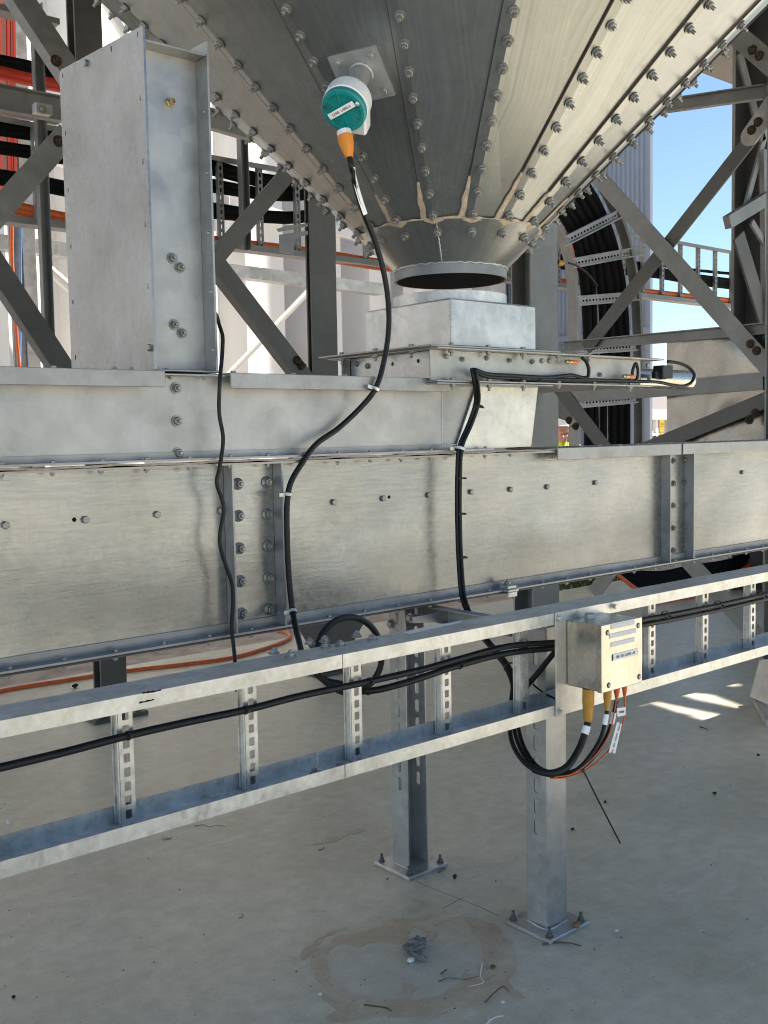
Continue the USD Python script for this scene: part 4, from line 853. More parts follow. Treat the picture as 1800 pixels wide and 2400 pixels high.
# ------------------------------------------------------------------ steel frame behind
CY = 5.1
def column(x0, x1, label, ztop=6.0, m=GALV_D, gus=None, y=CY, h=.2):
    t = thing('frame_column', label, 'column', ((x0+x1)/2, y+h/2, 0))
    part(t, 'shaft', beam(A(x0, y, .022), A(x0, y, ztop), I_(x1-x0, h, .014), up=(0, 1, 0)), m)
    part(t, 'base_plate', box(x0-.08, x1+.08, y-.08, y+h+.08, .001, .022), m)
    for sx in (x0-.04, x1+.04):
        for sy in (y-.04, y+h+.04): part(t, 'anchor_bolt', place(cat_([disc(.018, .016, 6), place(disc(.010, .022, 8), A(0, 0, .016), X_, Y_, Z_)]), A(sx, sy, .022), X_, Y_, Z_), BOLT_D)
    return t
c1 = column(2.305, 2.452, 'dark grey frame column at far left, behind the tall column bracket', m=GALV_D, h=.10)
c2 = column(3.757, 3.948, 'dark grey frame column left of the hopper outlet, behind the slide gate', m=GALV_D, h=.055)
c3 = column(5.751, 6.048, 'dull galvanised frame column right of the square box', m=GALV_M)
part(c2, 'gusset', slab([onY(px, py, CY-.01) for px, py in ((700, 1470), (740, 1540), (808, 1540), (850, 1466), (858, 1440))], .012, (0, -1, 0)), GALV_D)
part(c2, 'bracket', [slab([onY(px, py, CY-.03) for px, py in ((656, 550), (690, 545), (689, 596), (657, 592))], .01, (0, -1, 0)), slab([onY(px, py, CY-.03) for px, py in ((690, 545), (722, 541), (722, 550), (697, 556), (690, 568))], .01, (0, -1, 0)), slab([onY(px, py, CY-.1) for px, py in ((650, 536), (672, 529), (722, 523), (722, 531), (655, 543))], .012, (0, -1, 0))], GALV_M)
part(c3, 'gusset', slab([onY(px, py, CY+.06) for px, py in ((1300, 918), (1317, 918), (1321, 935), (1331, 952), (1348, 968), (1338, 990), (1322, 984), (1300, 976))], .012, (0, -1, 0)), GALV_D)
def brace(label, p, q_, sec, m=GALV_D, bolts=(), pl='Y', plane=CY-.01, up=None, name='brace', cat='brace', plate=None):
    f = onY if pl == 'Y' else onX
    P, Q = f(*p, plane), f(*q_, plane); d = unit(Q-P); nrm = -Y_ if pl == 'Y' else -X_
    t = thing(name, label, cat, P)
    b_ = sec.bounds
    part(t, 'bar', place(extrude_polygon(sa.translate(sec, -(b_[0]+b_[2])/2, 0), float(np.linalg.norm(Q-P)), engine='earcut'), P, *frame(d, nrm)), m)
    for px, py in bolts: bolt(t, f(px, py, plane)+nrm*.0, nrm, 1.7, .012, True, False, RUST)
    if plate:
        pp = [f(*a, plane-.004 if True else plane) for a in plate[0]]
        part(t, 'end_plate', slab(pp, .01, nrm), m)
    return t
LB = lambda w, t=.009: sg.Polygon([(0, 0), (w, 0), (w, -.0), (w, -t), (t, -t), (t, -w*.75), (0, -w*.75)])
FL = lambda w, t=.012: sg.box(0, -t, w, 0)
CH = lambda w, d=.05, t=.007: sg.Polygon([(0, 0), (w, 0), (w, -d), (w-t, -d), (w-t, -t), (t, -t), (t, -d), (0, -d)])
CHo = lambda w, d=.05, t=.007: sg.Polygon([(0, 0), (t, 0), (t, -d+t), (w-t, -d+t), (w-t, 0), (w, 0), (w, -d), (0, -d)])
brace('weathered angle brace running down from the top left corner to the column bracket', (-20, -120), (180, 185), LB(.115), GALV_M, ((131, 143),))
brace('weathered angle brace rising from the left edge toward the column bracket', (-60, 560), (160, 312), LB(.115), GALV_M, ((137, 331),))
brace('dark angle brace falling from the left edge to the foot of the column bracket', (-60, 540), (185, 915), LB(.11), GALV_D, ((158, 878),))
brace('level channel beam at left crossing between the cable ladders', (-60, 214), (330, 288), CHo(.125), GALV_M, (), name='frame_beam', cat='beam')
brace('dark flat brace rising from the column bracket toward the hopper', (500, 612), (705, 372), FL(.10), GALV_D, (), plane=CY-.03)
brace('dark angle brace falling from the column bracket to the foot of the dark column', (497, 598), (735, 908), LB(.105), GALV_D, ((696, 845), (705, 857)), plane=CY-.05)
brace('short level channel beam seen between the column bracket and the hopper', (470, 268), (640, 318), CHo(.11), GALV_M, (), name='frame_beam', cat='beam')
# right bay: its frame runs away from the viewer, in the plane x = XB
XB = 5.93
brace('dull grey angle brace crossing from the hopper rim down to the right edge', (1388, 400), (1806, 868), LB(.115), GALV_M, ((1759, 806), (1774, 822)), pl='X', plane=XB-.03)
brace('dark flat brace crossing up to the right in front of the sky', (1372, 818), (1778, 300), FL(.098), GALV_D, (), pl='X', plane=XB, plate=None)
t = thing('gusset_plate', 'rounded gusset plate with two bolts at the upper end of the right flat brace', 'gusset plate', onX(1770, 290, XB))
gc, gd_ = onX(1757, 318, XB-.02), onX(1830, 215, XB-.02)
part(t, 'plate', slab([gc+(unit(gd_-gc)*math.cos(a)+np.cross(unit(gd_-gc), -X_)*math.sin(a))*.062 for a in np.linspace(math.pi/2, 3*math.pi/2, 12)]+[gd_+np.cross(unit(gd_-gc), -X_)*s*.062 for s in (-1, 1)], .012, (-1, 0, 0)), GALV)
for px, py in ((1762, 305), (1777, 286)): bolt(t, onX(px, py, XB-.02), -X_, 1.7, .012, True, False, RUST)
brace('upper level angle beam from the hopper rim to the right dark column', (1545, 248), (1787, 213), CHo(.085), GALV_M, (), pl='X', plane=XB-.01, name='frame_beam', cat='beam')
brace('short angle brace with two bolts under the hopper rim at the top right corner', (1700, 60), (1830, 172), LB(.12), GALV_M, ((1764, 117), (1780, 131)), pl='X', plane=XB-.06)
brace('grey level beam across the riser ladder toward the right edge, upper of two', (1312, 812), (1860, 763), CHo(.07), GALV_M, (), pl='X', plane=XB-.015, name='frame_beam', cat='beam')
brace('mottled grey level channel just below the end of the slide gate', (1318, 928), (1788, 893), FL(.105, .05), GALV_M, (), pl='X', plane=XB-.02, name='frame_beam', cat='beam')
brace('short dark brace falling from the right column to the trough cover', (1306, 905), (1450, 1092), LB(.105), GALV_D, ((1334, 985), (1350, 999)), pl='X', plane=XB-.03)
brace('dark brace rising from the trough cover to the rounded plate at the right edge', (1470, 1070), (1800, 935), FL(.10), GALV_D, ((1757, 984), (1771, 968)), pl='X', plane=XB-.02)
brace('grey brace rising behind the trough joint, seen between trough and ladder', (1390, 1392), (1480, 1270), FL(.11), GALV_M, (), pl='X', plane=XB)
brace('grey angle brace falling behind the ladder at right', (1590, 1290), (1790, 1510), LB(.12), GALV_M, ((1757, 1468),), pl='X', plane=XB+.02)
# near corner column, only its edge in view
t = thing('frame_column', 'frame column edge at the right border beside the sheet steel casing', 'column', (5.95, 3.1, 0))
e0 = onX(1792, 900, XB-.05)
part(t, 'shaft', beam(A(XB-.05, e0[1]-.2, .001), A(XB-.05, e0[1]-.2, 6), I_(.2, .2, .012), up=(0, 1, 0)), GALV_M)

# sheet steel casing of the next conveyor
e1, e2 = onX(1563, 900, XB+.06)[1], onX(1835, 900, XB+.06)[1]
zt_, zb_ = onX(1600, 800, XB+.06)[2], 1.30
t = thing('sheet_casing', 'smooth sheet steel casing at right behind the grey beams', 'casing', (XB+.3, (e1+e2)/2, zb_))
N = 24; V = []; F_ = []
for i in range(N+1):
    for j in range(N+1):
        y, z = e1+(e2-e1)*i/N, zb_+(zt_-zb_)*j/N
        bulge = .012*math.sin(math.pi*i/N)*math.sin(math.pi*j/N*1.7)
        V.append((XB+.06+bulge, y, z))
for i in range(N):
    for j in range(N):
        a = i*(N+1)+j; F_ += [(a, a+1, a+N+2), (a, a+N+2, a+N+1)]
part(t, 'side_sheet', trimesh.Trimesh(V, F_, process=False), PANEL, smooth=True)
part(t, 'casing_body', box(XB+.08, XB+.6, e2, e1-.002, zb_, zt_), GALV)

# dark column group at the right edge
t = thing('frame_column', 'big dark frame column against the sky near the right border', 'column', (8.6, CY, 0))
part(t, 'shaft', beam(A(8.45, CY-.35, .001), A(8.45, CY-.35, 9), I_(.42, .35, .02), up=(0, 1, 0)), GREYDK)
part(t, 'edge_flange', box(8.437, 8.4495, CY-.026, CY+.004, .001, 9), GALV_M)
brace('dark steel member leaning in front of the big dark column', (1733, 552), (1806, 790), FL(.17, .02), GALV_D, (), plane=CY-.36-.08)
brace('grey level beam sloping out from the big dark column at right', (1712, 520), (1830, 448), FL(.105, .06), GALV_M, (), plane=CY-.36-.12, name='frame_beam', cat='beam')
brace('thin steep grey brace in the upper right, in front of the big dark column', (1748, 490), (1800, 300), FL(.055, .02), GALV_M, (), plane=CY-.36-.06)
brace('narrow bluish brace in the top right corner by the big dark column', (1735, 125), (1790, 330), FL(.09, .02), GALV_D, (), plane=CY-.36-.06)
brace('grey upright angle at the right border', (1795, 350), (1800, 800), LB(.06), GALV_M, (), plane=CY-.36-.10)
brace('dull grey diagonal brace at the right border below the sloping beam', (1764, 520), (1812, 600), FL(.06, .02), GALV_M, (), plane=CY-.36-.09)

# ------------------------------------------------------------------ cable ladders behind
def strut(x, y0, z0, z1, w=.042, d=.03, n=None, pitch=.05):
    h = z1-z0; hs = np.arange(.03, h-.03, pitch)
    f = sg.box(-w/2, 0, w/2, h).difference(unary_union([sg.box(-.009, z, .009, z+pitch*.55) for z in hs]))
    return [place(extrude_polygon(f, .002, engine='earcut'), A(x, y0, z0), X_, Z_, np.cross(X_, Z_)), box(x-w/2, x-w/2+.002, y0+.0002, y0+d, z0, z1, .0004), box(x+w/2-.002, x+w/2, y0+.0002, y0+d, z0, z1, .0004)]
L2Y = 6.25
z0a = float(onY(718, 600, L2Y)[2]); z1a = z0a+.60
ll = thing('cable_ladder', 'long level cable ladder behind the frame carrying black and orange cables', 'cable ladder', (6, L2Y, z0a))
for z, s in ((z0a-.012, 0), (z1a, 1)):
    part(ll, 'side_rail', box(-.5, 16.5, L2Y-.02, L2Y+.10, z, z+.004), GALV_M)
    part(ll, 'side_rail_lip', box(-.5, 16.5, L2Y-.024, L2Y-.0205, z-.03 if s else z, z+.004 if s else z+.042), GALV_M)
x = .2
while x < 13:
    part(ll, 'rung', strut(x+.06, L2Y+.02, z0a-.007, z1a-.001, n=None), GALV_M); x += .327
z1b = float(onY(80, 45, L2Y)[2])
l1 = thing('cable_ladder', 'upper cable ladder at far left with black and red cables', 'cable ladder', (2, L2Y, z1b))
for z in (z1b-.58, z1b): part(l1, 'side_rail', box(-.5, 2.72, L2Y-.02, L2Y+.1, z, z+.035), GALV_M)
for x in (1.0, 1.55, 1.9, 2.3): part(l1, 'rung', strut(x, L2Y+.02, z1b-.56, z1b-.001), GALV_M)
# cables on these ladders
def run(label, pts, Y, r, m, group=None, name='ladder_cable'):
    P = spline(np.array([onY(px, py, Y) for px, py in pts]), 5)
    solo(name, tube(P, r, 8), m, label, 'cable', group, smooth=60)
YK = L2Y+.075
run('upper of two black cables on the far left ladder', [(-40, 131), (60, 151), (160, 172)], YK, .030, BLACK_M)
run('lower of two black cables on the far left ladder', [(-40, 143), (60, 165), (160, 188)], YK, .024, BLACK_M)
run('red cable on the far left ladder below two black ones', [(-40, 160), (60, 184), (165, 207)], YK, .042, RED)
gk_ = 'black cables on the long ladder left of the dark column'
for i, (a, b, c_, d_, r) in enumerate(((292, 318, 386, 424, .030), (306, 333, 401, 434, .028), (340, 366, 428, 452, .022), (353, 381, 444, 464, .020), (412, 442, 488, 508, .034), (424, 454, 503, 515, .024))):
    run(f'thick black cable on the long ladder left of the dark column, {ORD[i]} from the top', [(-40, a-6), (80, a+12), (160, b-2), (330, (b+c_)/2), (500, c_), (600, c_+(d_-c_)*.75), (690, d_), (760, d_-14), (850, d_-60)], YK+.01*i, r*1.22, BLACK_M, gk_)
for i, (dy, lab) in enumerate(((0, 'orange cable along the bottom of the long ladder, upper of two'), (11, 'orange cable along the bottom of the long ladder, lower of two'))):
    run(lab, [(-40, 464+dy), (60, 488+dy), (150, 508+dy), (500, 562+dy), (718, 589+dy-1), (900, 618+dy-2), (1100, 640+dy-3), (1240, 655+dy-4), (1520, 688+dy-4), (1740, 712+dy-4)], YK, .030, ORANGE)
gk2 = 'black cables on the ladder against the sky'
for i, (a, b) in enumerate(((616, 640), (626, 658), (634, 665), (641, 672))):
    run(f'black cable on the ladder crossing the sky at right, {ORD[i]} from the top', [(1180, a-32), (1300, a-18), (1530, a+4), (1620, (a+b)/2+4), (1740, b+4)], YK, .028 if i else .016, BLACK_M, gk2)
def upright(label, pts, Y, w):
    P, Q = onY(*pts[0], Y), onY(*pts[1], Y)
    t = thing('strut_post', label, 'post', Q)
    part(t, 'channel', beam(Q, P, C_(.05, w, .004), up=(1, 0, 0), off=(-.025, -w/2)), GALV_M)
upright('slim galvanised strut upright in front of the left cable ladders', ((84, 5), (118, 900)), L2Y-.12, .062)
upright('slim galvanised strut upright between column bracket and hopper', ((566, 270), (576, 585)), L2Y-.12, .062)
t = thing('strut_clamp', 'small square strut clamp under the left channel beam', 'clamp', onY(98, 258, CY+.12))
part(t, 'plate', obox(onY(99, 257, CY-.08), X_, Y_, Z_, (.085, .05, .05), .003), GALV_L); bolt(t, onY(99, 257, CY-.105), -Y_, 1.2, .004, True)

# curved riser ladder with thick black cables
RY = 5.62
rl = thing('riser_ladder', 'wide riser cable ladder curving over to the left, full of thick black cables', 'cable ladder', (7, RY, .8))
outr = [(1499, 1300), (1498, 1040), (1497, 900), (1495, 780), (1490, 690), (1478, 610), (1456, 530), (1420, 450), (1370, 380), (1310, 310), (1240, 250)]
innr = [(1347, 1300), (1346, 1040), (1345, 900), (1345, 780), (1343, 690), (1336, 620), (1318, 560), (1290, 520), (1250, 480), (1200, 450)]
Po_ = spline(path3(*[(a, b, RY) for a, b in outr]), 5); Pi_ = spline(path3(*[(a, b, RY) for a, b in innr]), 5)
part(rl, 'side_rail', sweep(Po_, .034, .09, Y_), GALV_M); part(rl, 'side_rail', sweep(Pi_, .034, .09, Y_), GALV_M)
def riser_rung(p, q_):
    P, Q = onY(*p, RY-.02), onY(*q_, RY-.02); d = unit(Q-P); Ln = float(np.linalg.norm(Q-P)); up = np.cross(-Y_, d)
    w = .085
    f = sg.box(0, -w/2, Ln, w/2).difference(unary_union([sg.box(s, -.010, s+.026, .006) for s in np.arange(.05, Ln-.05, .045)]))
    ms = [place(extrude_polygon(f, .003, engine='earcut'), P, d, np.cross(-Y_*-1, d)*-1 if 0 else up, np.cross(d, up))]
    for s in (-1, 1): ms.append(obox((P+Q)/2+up*s*(w/2-.008)-Y_*.014, d, up, np.cross(d, up), (Ln, .013, .026), .001))
    part(rl, 'rung', ms, GALV)
for a, b in (((1322, 566), (1462, 495)), ((1338, 618), (1500, 588)), ((1348, 706), (1492, 694)), ((1350, 820), (1490, 812)), ((1348, 946), (1490, 934)), ((1346, 1075), (1492, 1068))): riser_rung(a, b)
grp = 'thick black cables on the curved riser'
for i, fr in enumerate((.30, .405, .535, .66, .79, .90)):
    n = min(len(Po_), len(Pi_)); ii = np.linspace(0, 1, 46)
    po_ = np.stack([np.interp(ii*(len(Po_)-1), np.arange(len(Po_)), Po_[:, k]) for k in range(3)], 1)
    pi_ = np.stack([np.interp(ii*(len(Pi_)-1), np.arange(len(Pi_)), Pi_[:, k]) for k in range(3)], 1)
    wob = .008*np.sin(ii*9+i*2.3)
    P = pi_+(po_-pi_)*(fr+wob)[:, None]+A(0, .07, 0)
    solo('riser_cable', tube(P, (.041, .036, .034, .035, .040, .034)[i], 10), BLACK_M, f'thick black cable on the curved riser, {ORD[i]} from its left rail', 'cable', grp, smooth=60)
solo('riser_cable', tube(spline(path3((1352, 1200, 5.66), (1352, 1040, 5.66), (1352, 900, 5.66), (1353, 760, 5.66), (1351, 680, 5.66), (1346, 610, 5.66), (1336, 570, 5.66), (1312, 530, 5.66), (1280, 505, 5.66)), 6), .013, 8), ORANGE, 'orange cable along the left rail of the curved riser', 'cable', smooth=60)
t = thing('cable_gland', 'ochre cable gland on the right column with a black cable into the riser', 'cable gland', onY(1318, 616, 5.4))
part(t, 'shroud', lathe([(.020, 0), (.024, .03), (.022, .075), (.010, .10), (0, .10)], onY(1306, 616, 5.42), unit(onY(1345, 618, 5.46)-onY(1306, 616, 5.42)), 14), SHROUD_Y, smooth=40)
part(t, 'lead', tube(spline(path3((1332, 616, 5.44), (1350, 622, 5.46), (1376, 640, 5.5), (1400, 670, 5.56)), 6), .008, 8), BLACK, smooth=60)
# big drooping cable bundle under the trough at right
grp = 'drooping black cables under the trough'
for i in range(7):
    dy = i*9
    solo('drooping_cable', tube(spline(path3((1790, 1290+dy*.5, 5.0+i*.02), (1700, 1318+dy*.8, 5.1), (1620, 1330+dy, 5.2), (1540, 1345+dy*.8, 5.3), (1470, 1335+dy*.5, 5.45), (1410, 1290+dy*.3, 5.6)), 6), .026, 8), BLACK_M, f'thick black cable drooping under the trough at right, {ORD[i]} from the top', 'cable', grp, smooth=60)
solo('drooping_cable', tube(spline(path3((1445, 1345, 5.3), (1500, 1385, 5.2), (1580, 1408, 5.1), (1660, 1395, 5.05), (1740, 1335, 5.0), (1810, 1300, 5.0)), 6), .017, 8), ORANGE, 'orange cable sagging below the drooping black cables', 'cable', smooth=60)

# ------------------------------------------------------------------ buildings behind
WY = 14.0
def ribwall(parent, p0, p1, z0, z1, pitch, wtop, wbot, depth, m, out):
    """trapezoid ribbed cladding between two plan points, built rib by rib as one folded sheet"""
    d = unit(p1-p0); L = float(np.linalg.norm(p1-p0)); V = []; s = 0.0; prof = []
    while s < L:
        prof += [(s, 0), (s+wbot, 0), (s+wbot+(pitch-wtop-wbot)/2, depth), (s+wbot+(pitch-wtop-wbot)/2+wtop, depth)]; s += pitch
    for a, o in prof:
        q_ = p0+d*a+out*o; V += [(q_[0], q_[1], z0), (q_[0], q_[1], z1)]
    F_ = []
    for i in range(len(prof)-1): F_ += [(2*i, 2*i+2, 2*i+3), (2*i, 2*i+3, 2*i+1)]
    return part(parent, 'ribbed_cladding', trimesh.Trimesh(V, F_, process=False), m)
wb_ = thing('white_building', 'white ribbed building wall in full sun far behind at left', 'building', (8, WY, 0))
XW = 14.7
W0, W1 = A(XW, WY, 0), A(-5.0, 8.3, 0); wd_ = unit(W1-W0); wn_ = A(wd_[1], -wd_[0], 0); wn_ = wn_ if wn_[1] < 0 else -wn_
ribwall(wb_, W0, W1, 0, 15, 1.30, .58, .70, .62, WHITEW, wn_)
def wbar(s0, s1, o, z0, z1, d=.09):
    c_ = W0+wd_*(s0+s1)/2+wn_*(o+d/2); return obox(c_+A(0, 0, (z0+z1)/2), wd_, wn_, np.cross(wd_, wn_), (s1-s0, d, z1-z0), .004)
WL = float(np.linalg.norm(W1-W0))
part(wb_, 'plinth', wbar(0, WL, .63, 0, .55, .08), WHITEW)
for z in (2.05, 4.3, 6.8): part(wb_, 'wall_rail', wbar(0, WL, .625, z, z+.14), WHITEW)
part(wb_, 'wall_core', wbar(0, WL, -1.5, 0, 15, 1.48), WHITEW)
for s_0 in (4.3, 8.2, 11.6): part(wb_, 'wall_post', wbar(s_0, s_0+.22, .78, 0, 12, .22), WHITEW)
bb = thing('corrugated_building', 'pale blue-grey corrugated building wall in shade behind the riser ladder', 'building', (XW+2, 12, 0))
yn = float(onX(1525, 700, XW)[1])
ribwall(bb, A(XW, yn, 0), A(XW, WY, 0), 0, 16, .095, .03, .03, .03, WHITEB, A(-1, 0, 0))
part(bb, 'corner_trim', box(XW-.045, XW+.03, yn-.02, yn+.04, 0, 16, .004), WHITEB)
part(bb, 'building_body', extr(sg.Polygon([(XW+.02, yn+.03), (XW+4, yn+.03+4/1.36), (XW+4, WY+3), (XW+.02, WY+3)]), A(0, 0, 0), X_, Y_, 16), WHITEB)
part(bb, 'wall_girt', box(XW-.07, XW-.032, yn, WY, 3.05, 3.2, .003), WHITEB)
# second deck of white steel at left: column, pipe, rail, rods
t = thing('frame_column', 'pale galvanised column with mottled face standing in the sun at far left', 'column', (4, 9, 0))
a0, a1 = onY(62, 760, 9.0), onY(92, 760, 9.0)
part(t, 'shaft', box(a0[0], a1[0], 9.0, 9.3, -.05, 9, .004), GALV_L)
part(t, 'side_flange', box(onY(32, 760, 9.0)[0], a0[0]-.002, 9.02, 9.05, -.05, 9, .004), GALV)
solo('blue_pipe', tube(np.array([onY(49, 530, 8.95), onY(46, 900, 8.95)]), .012, 8), plain('blue_pipe_paint', (.12, .30, .62), .4, .5), 'thin blue pipe beside the pale galvanised column', 'pipe', smooth=60)
solo('orange_lead', tube(spline(path3((28, 500, 8.8), (28, 600, 8.8), (33, 700, 8.8), (40, 800, 8.8), (47, 880, 8.8), (52, 960, 8.8)), 5), .016, 8), ORANGE, 'orange lead hanging beside the blue pipe', 'cable', smooth=60)
t = thing('wall_beam', 'pale green galvanised beam level across the white wall', 'beam', onY(600, 630, 9.5))
part(t, 'beam', beam(onY(-60, 575, 9.5), onY(900, 690, 9.5), C_(.16, .13, .01), up=(0, 0, 1)), GALV_L)
for lab, p, q_, r in (('white tie rod sloping up to the right in front of the white wall', (525, 890), (745, 660), .035), ('grey tie rod sloping down to the right behind the column bracket', (112, 630), (240, 740), .05), ('white diagonal rod at top left behind the column bracket', (235, -20), (310, 110), .06)):
    solo('tie_rod', tube(np.array([onY(*p, 9.4), onY(*q_, 9.4)]), r, 8), WHITEW, lab, 'rod', smooth=60)
rs = thing('red_frame', 'red painted frame with panels behind the ladders at top left', 'frame', onY(20, 200, 8.5))
for px in (2, 25, 31, 37): part(rs, 'upright', bar(onY(px-6, -40, 8.5), onY(px-3, 465, 8.5), .03, .03), REDPAINT)
part(rs, 'panel', slab([onY(px, py, 8.55) for px, py in ((-40, -20), (20, -20), (14, 460), (-40, 460))], .03, (0, -1, 0)), plain('dusty_red_panel', (.32, .17, .16), .6, .3))
# low things seen through the gap at right
lb = thing('low_canopy', 'low white canopy roof beyond the yellow sign', 'canopy', (30, 22, 0))
cp0 = onY(1502, 985, 22); cp1 = onY(1585, 960, 22)
part(lb, 'roof', box(cp0[0]-1, cp1[0]+3, 21, 24, cp0[2], cp0[2]+.35, .01), WHITEW)
part(lb, 'back_wall', box(cp0[0]-1, cp1[0]+3, 23.5, 23.8, -.05, cp0[2], .01), WHITEB)
for x in (onY(1534, 1000, 22)[0], onY(1580, 1000, 22)[0]): part(lb, 'post', box(x-.06, x+.06, 21.9, 22.02, -.05, cp0[2]-.001, .004), WHITEW)
kt = thing('far_shed', 'pale far shed behind the low canopy', 'building', (40, 34, 0))
s0 = onY(1495, 985, 34); s1 = onY(1700, 985, 34); sz = onY(1530, 893, 34)[2]
part(kt, 'wall', box(s0[0]-4, s1[0]+6, 34, 40, -.05, sz-.4, .01), WHITEW)
part(kt, 'roof', box(s0[0]-4.3, s1[0]+6.3, 33.6, 40.4, sz-.399, sz, .01), WHITEB)
ys = thing('yellow_sign', 'yellow notice sign on a yellow post', 'sign', onY(1553, 1050, 12)*A(1, 1, 0))
sp0 = onY(1552, 998, 12)
part(ys, 'board', box(sp0[0]-.075, sp0[0]+.075, 12, 12.012, sp0[2]-.12, sp0[2]+.12, .01), YELLOW)
part(ys, 'post', box(sp0[0]-.02, sp0[0]+.02, 12.0125, 12.04, -.06, sp0[2]+.05, .002), YELLOW)
for i, dz in enumerate((.05, .02, -.015)): part(ys, 'printed_line', box(sp0[0]-.055, sp0[0]+.055-.02*(i == 2), 11.9985, 12, sp0[2]+dz, sp0[2]+dz+.008, .0005), INK)
fr = thing('pallet_stack', 'low stack of mixed pallets and bricks below the yellow sign', 'stack', onY(1545, 1040, 14)*A(1, 1, 0))
for i in range(34):
    p = onY(1512+rng.random()*60, 1012+rng.random()*40, 14+rng.random()*.5)
    part(fr, 'brick', box(p[0]-.09, p[0]+.09, p[1], p[1]+.2, p[2]-.03, p[2]+.03, .004), [REDPAINT, WHITEW, GREYDK, TWIG, GALV_L][i % 5])
for z in (1.05, 1.35): part(fr, 'rail', box(onY(1508, 1030, 13.9)[0], onY(1580, 1030, 13.9)[0], 13.9, 13.93, z, z+.03), WHITEW)
for px in (1512, 1540, 1576): x = onY(px, 1030, 13.95)[0]; part(fr, 'upright', box(x, x+.04, 13.94, 13.98, -.06, 1.5), WHITEW)

# ------------------------------------------------------------------ person in a hi-vis shirt behind the riser
import manifold3d as m3
def blob(bones, refine=.02, it=12):
    parts_ = []
    for (p, r), (q_, s) in bones:
        a = trimesh.creation.icosphere(2, r); a.apply_translation(p); b = trimesh.creation.icosphere(2, s); b.apply_translation(q_)
        h = trimesh.convex.convex_hull(np.vstack([a.vertices, b.vertices])); parts_.append(m3.Manifold(m3.Mesh(np.asarray(h.vertices, np.float32), np.asarray(h.faces, np.uint32))))
    M = m3.Manifold.batch_boolean(parts_, m3.OpType.Add).refine_to_length(refine); me = M.to_mesh()
    t = trimesh.Trimesh(me.vert_properties[:, :3], me.tri_verts, process=True); trimesh.smoothing.filter_taubin(t, iterations=it); return t
hd = onY(1318, 1008, 8.3)                       # head centre
base_ = A(hd[0], hd[1], -.05); fdir = unit(A(-.80, -.55, 0)); sd_ = A(-fdir[1], fdir[0], 0)
def bp(f, s, z): return base_+fdir*f+sd_*s+A(0, 0, z+.05)
Hh = hd[2]
pn = thing('person', 'person in white hard hat and yellow hi-vis shirt behind the right column, facing left', 'person', base_)
k = Hh/1.62
J = lambda f, s, z: bp(f*k, s*k, z*k)
bones = [((J(0, 0, 1.35), .11), (J(0, 0, 1.0), .12)), ((J(0, -.17, 1.38), .062), (J(0, .17, 1.38), .062)), ((J(0, 0, 1.36), .09), (J(.01, 0, 1.50), .056)),
         ((J(0, -.08, .95), .12), (J(0, .08, .95), .12))]
for s in (-1, 1):
    bones += [((J(0, s*.10, .92), .09), (J(.02, s*.11, .5), .06)), ((J(.02, s*.11, .5), .058), (J(0, s*.11, .09), .042)), ((J(0, s*.11, .05), .045), (J(.15, s*.12, .035), .035)),
              ((J(0, s*.19, 1.36), .055), (J(.02, s*.25, 1.08), .044)), ((J(.02, s*.25, 1.08), .042), (J(.14, s*.22, .86), .03)), ((J(.14, s*.22, .86), .03), (J(.18, s*.21, .78), .024))]
    for fi in range(4): bones.append(((J(.18, s*.21, .78)+sd_*(fi-1.5)*.017, .0095), (J(.20, s*.205, .70)+sd_*(fi-1.5)*.018, .008)))
    bones.append(((J(.17, s*.19, .79), .010), (J(.20, s*.17, .74), .009)))
head = [((J(.0, 0, 1.64), .088), (J(.045, 0, 1.585), .066)), ((J(.045, 0, 1.60), .064), (J(.075, 0, 1.545), .036)), ((J(.095, 0, 1.625), .014), (J(.118, 0, 1.592), .0155)), ((J(-.01, -.085, 1.615), .02), (J(-.012, -.087, 1.585), .014)), ((J(-.01, .085, 1.615), .02), (J(-.012, .087, 1.585), .014)), ((J(.0, 0, 1.56), .06), (J(0, 0, 1.48), .056)),
        ((J(.083, -.02, 1.562), .012), (J(.083, .02, 1.562), .012))]
part(pn, 'body', blob(bones+head, .014, 8), SKIN, smooth=True)
sh1 = [((J(0, 0, 1.35), .128), (J(0, 0, 1.0), .14)), ((J(0, -.17, 1.37), .078), (J(0, .17, 1.37), .078)), ((J(0, -.06, 1.0), .13), (J(0, .06, 1.0), .13))]
for s in (-1, 1): sh1 += [((J(0, s*.19, 1.36), .07), (J(.02, s*.25, 1.08), .058)), ((J(.02, s*.25, 1.08), .056), (J(.13, s*.222, .88), .043))]
part(pn, 'shirt', blob(sh1, .02), HIVIS, smooth=True)
part(pn, 'collar', blob([((J(-.02, -.075, 1.455), .032), (J(-.03, .075, 1.455), .032)), ((J(-.02, -.075, 1.455), .032), (J(.06, -.05, 1.42), .028)), ((J(-.02, .075, 1.455), .032), (J(.06, .05, 1.42), .028)), ((J(-.05, -.15, 1.44), .022), (J(-.05, .15, 1.44), .022))], .012, 6), NAVY, smooth=True)
tz = []
for s in (-1, 1): tz += [((J(0, s*.10, .94), .108), (J(.02, s*.11, .5), .078)), ((J(.02, s*.11, .5), .077), (J(0, s*.11, .12), .062))]
part(pn, 'trousers', blob(tz, .02), NAVY, smooth=True)
hz_ = lathe([(.150, -.004), (.152, 0), (.128, .012), (.125, .05), (.105, .10), (.06, .135), (0, .145)], J(.01, 0, 1.655), unit(A(0, 0, 1)+fdir*-.12), 28)
part(pn, 'hard_hat', hz_, HELMET, smooth=40)
for s in (-1, 1): part(pn, 'eye', [place(trimesh.creation.icosphere(1, .012), J(.082, s*.033, 1.625), X_, Y_, Z_)], NAVY, smooth=True)
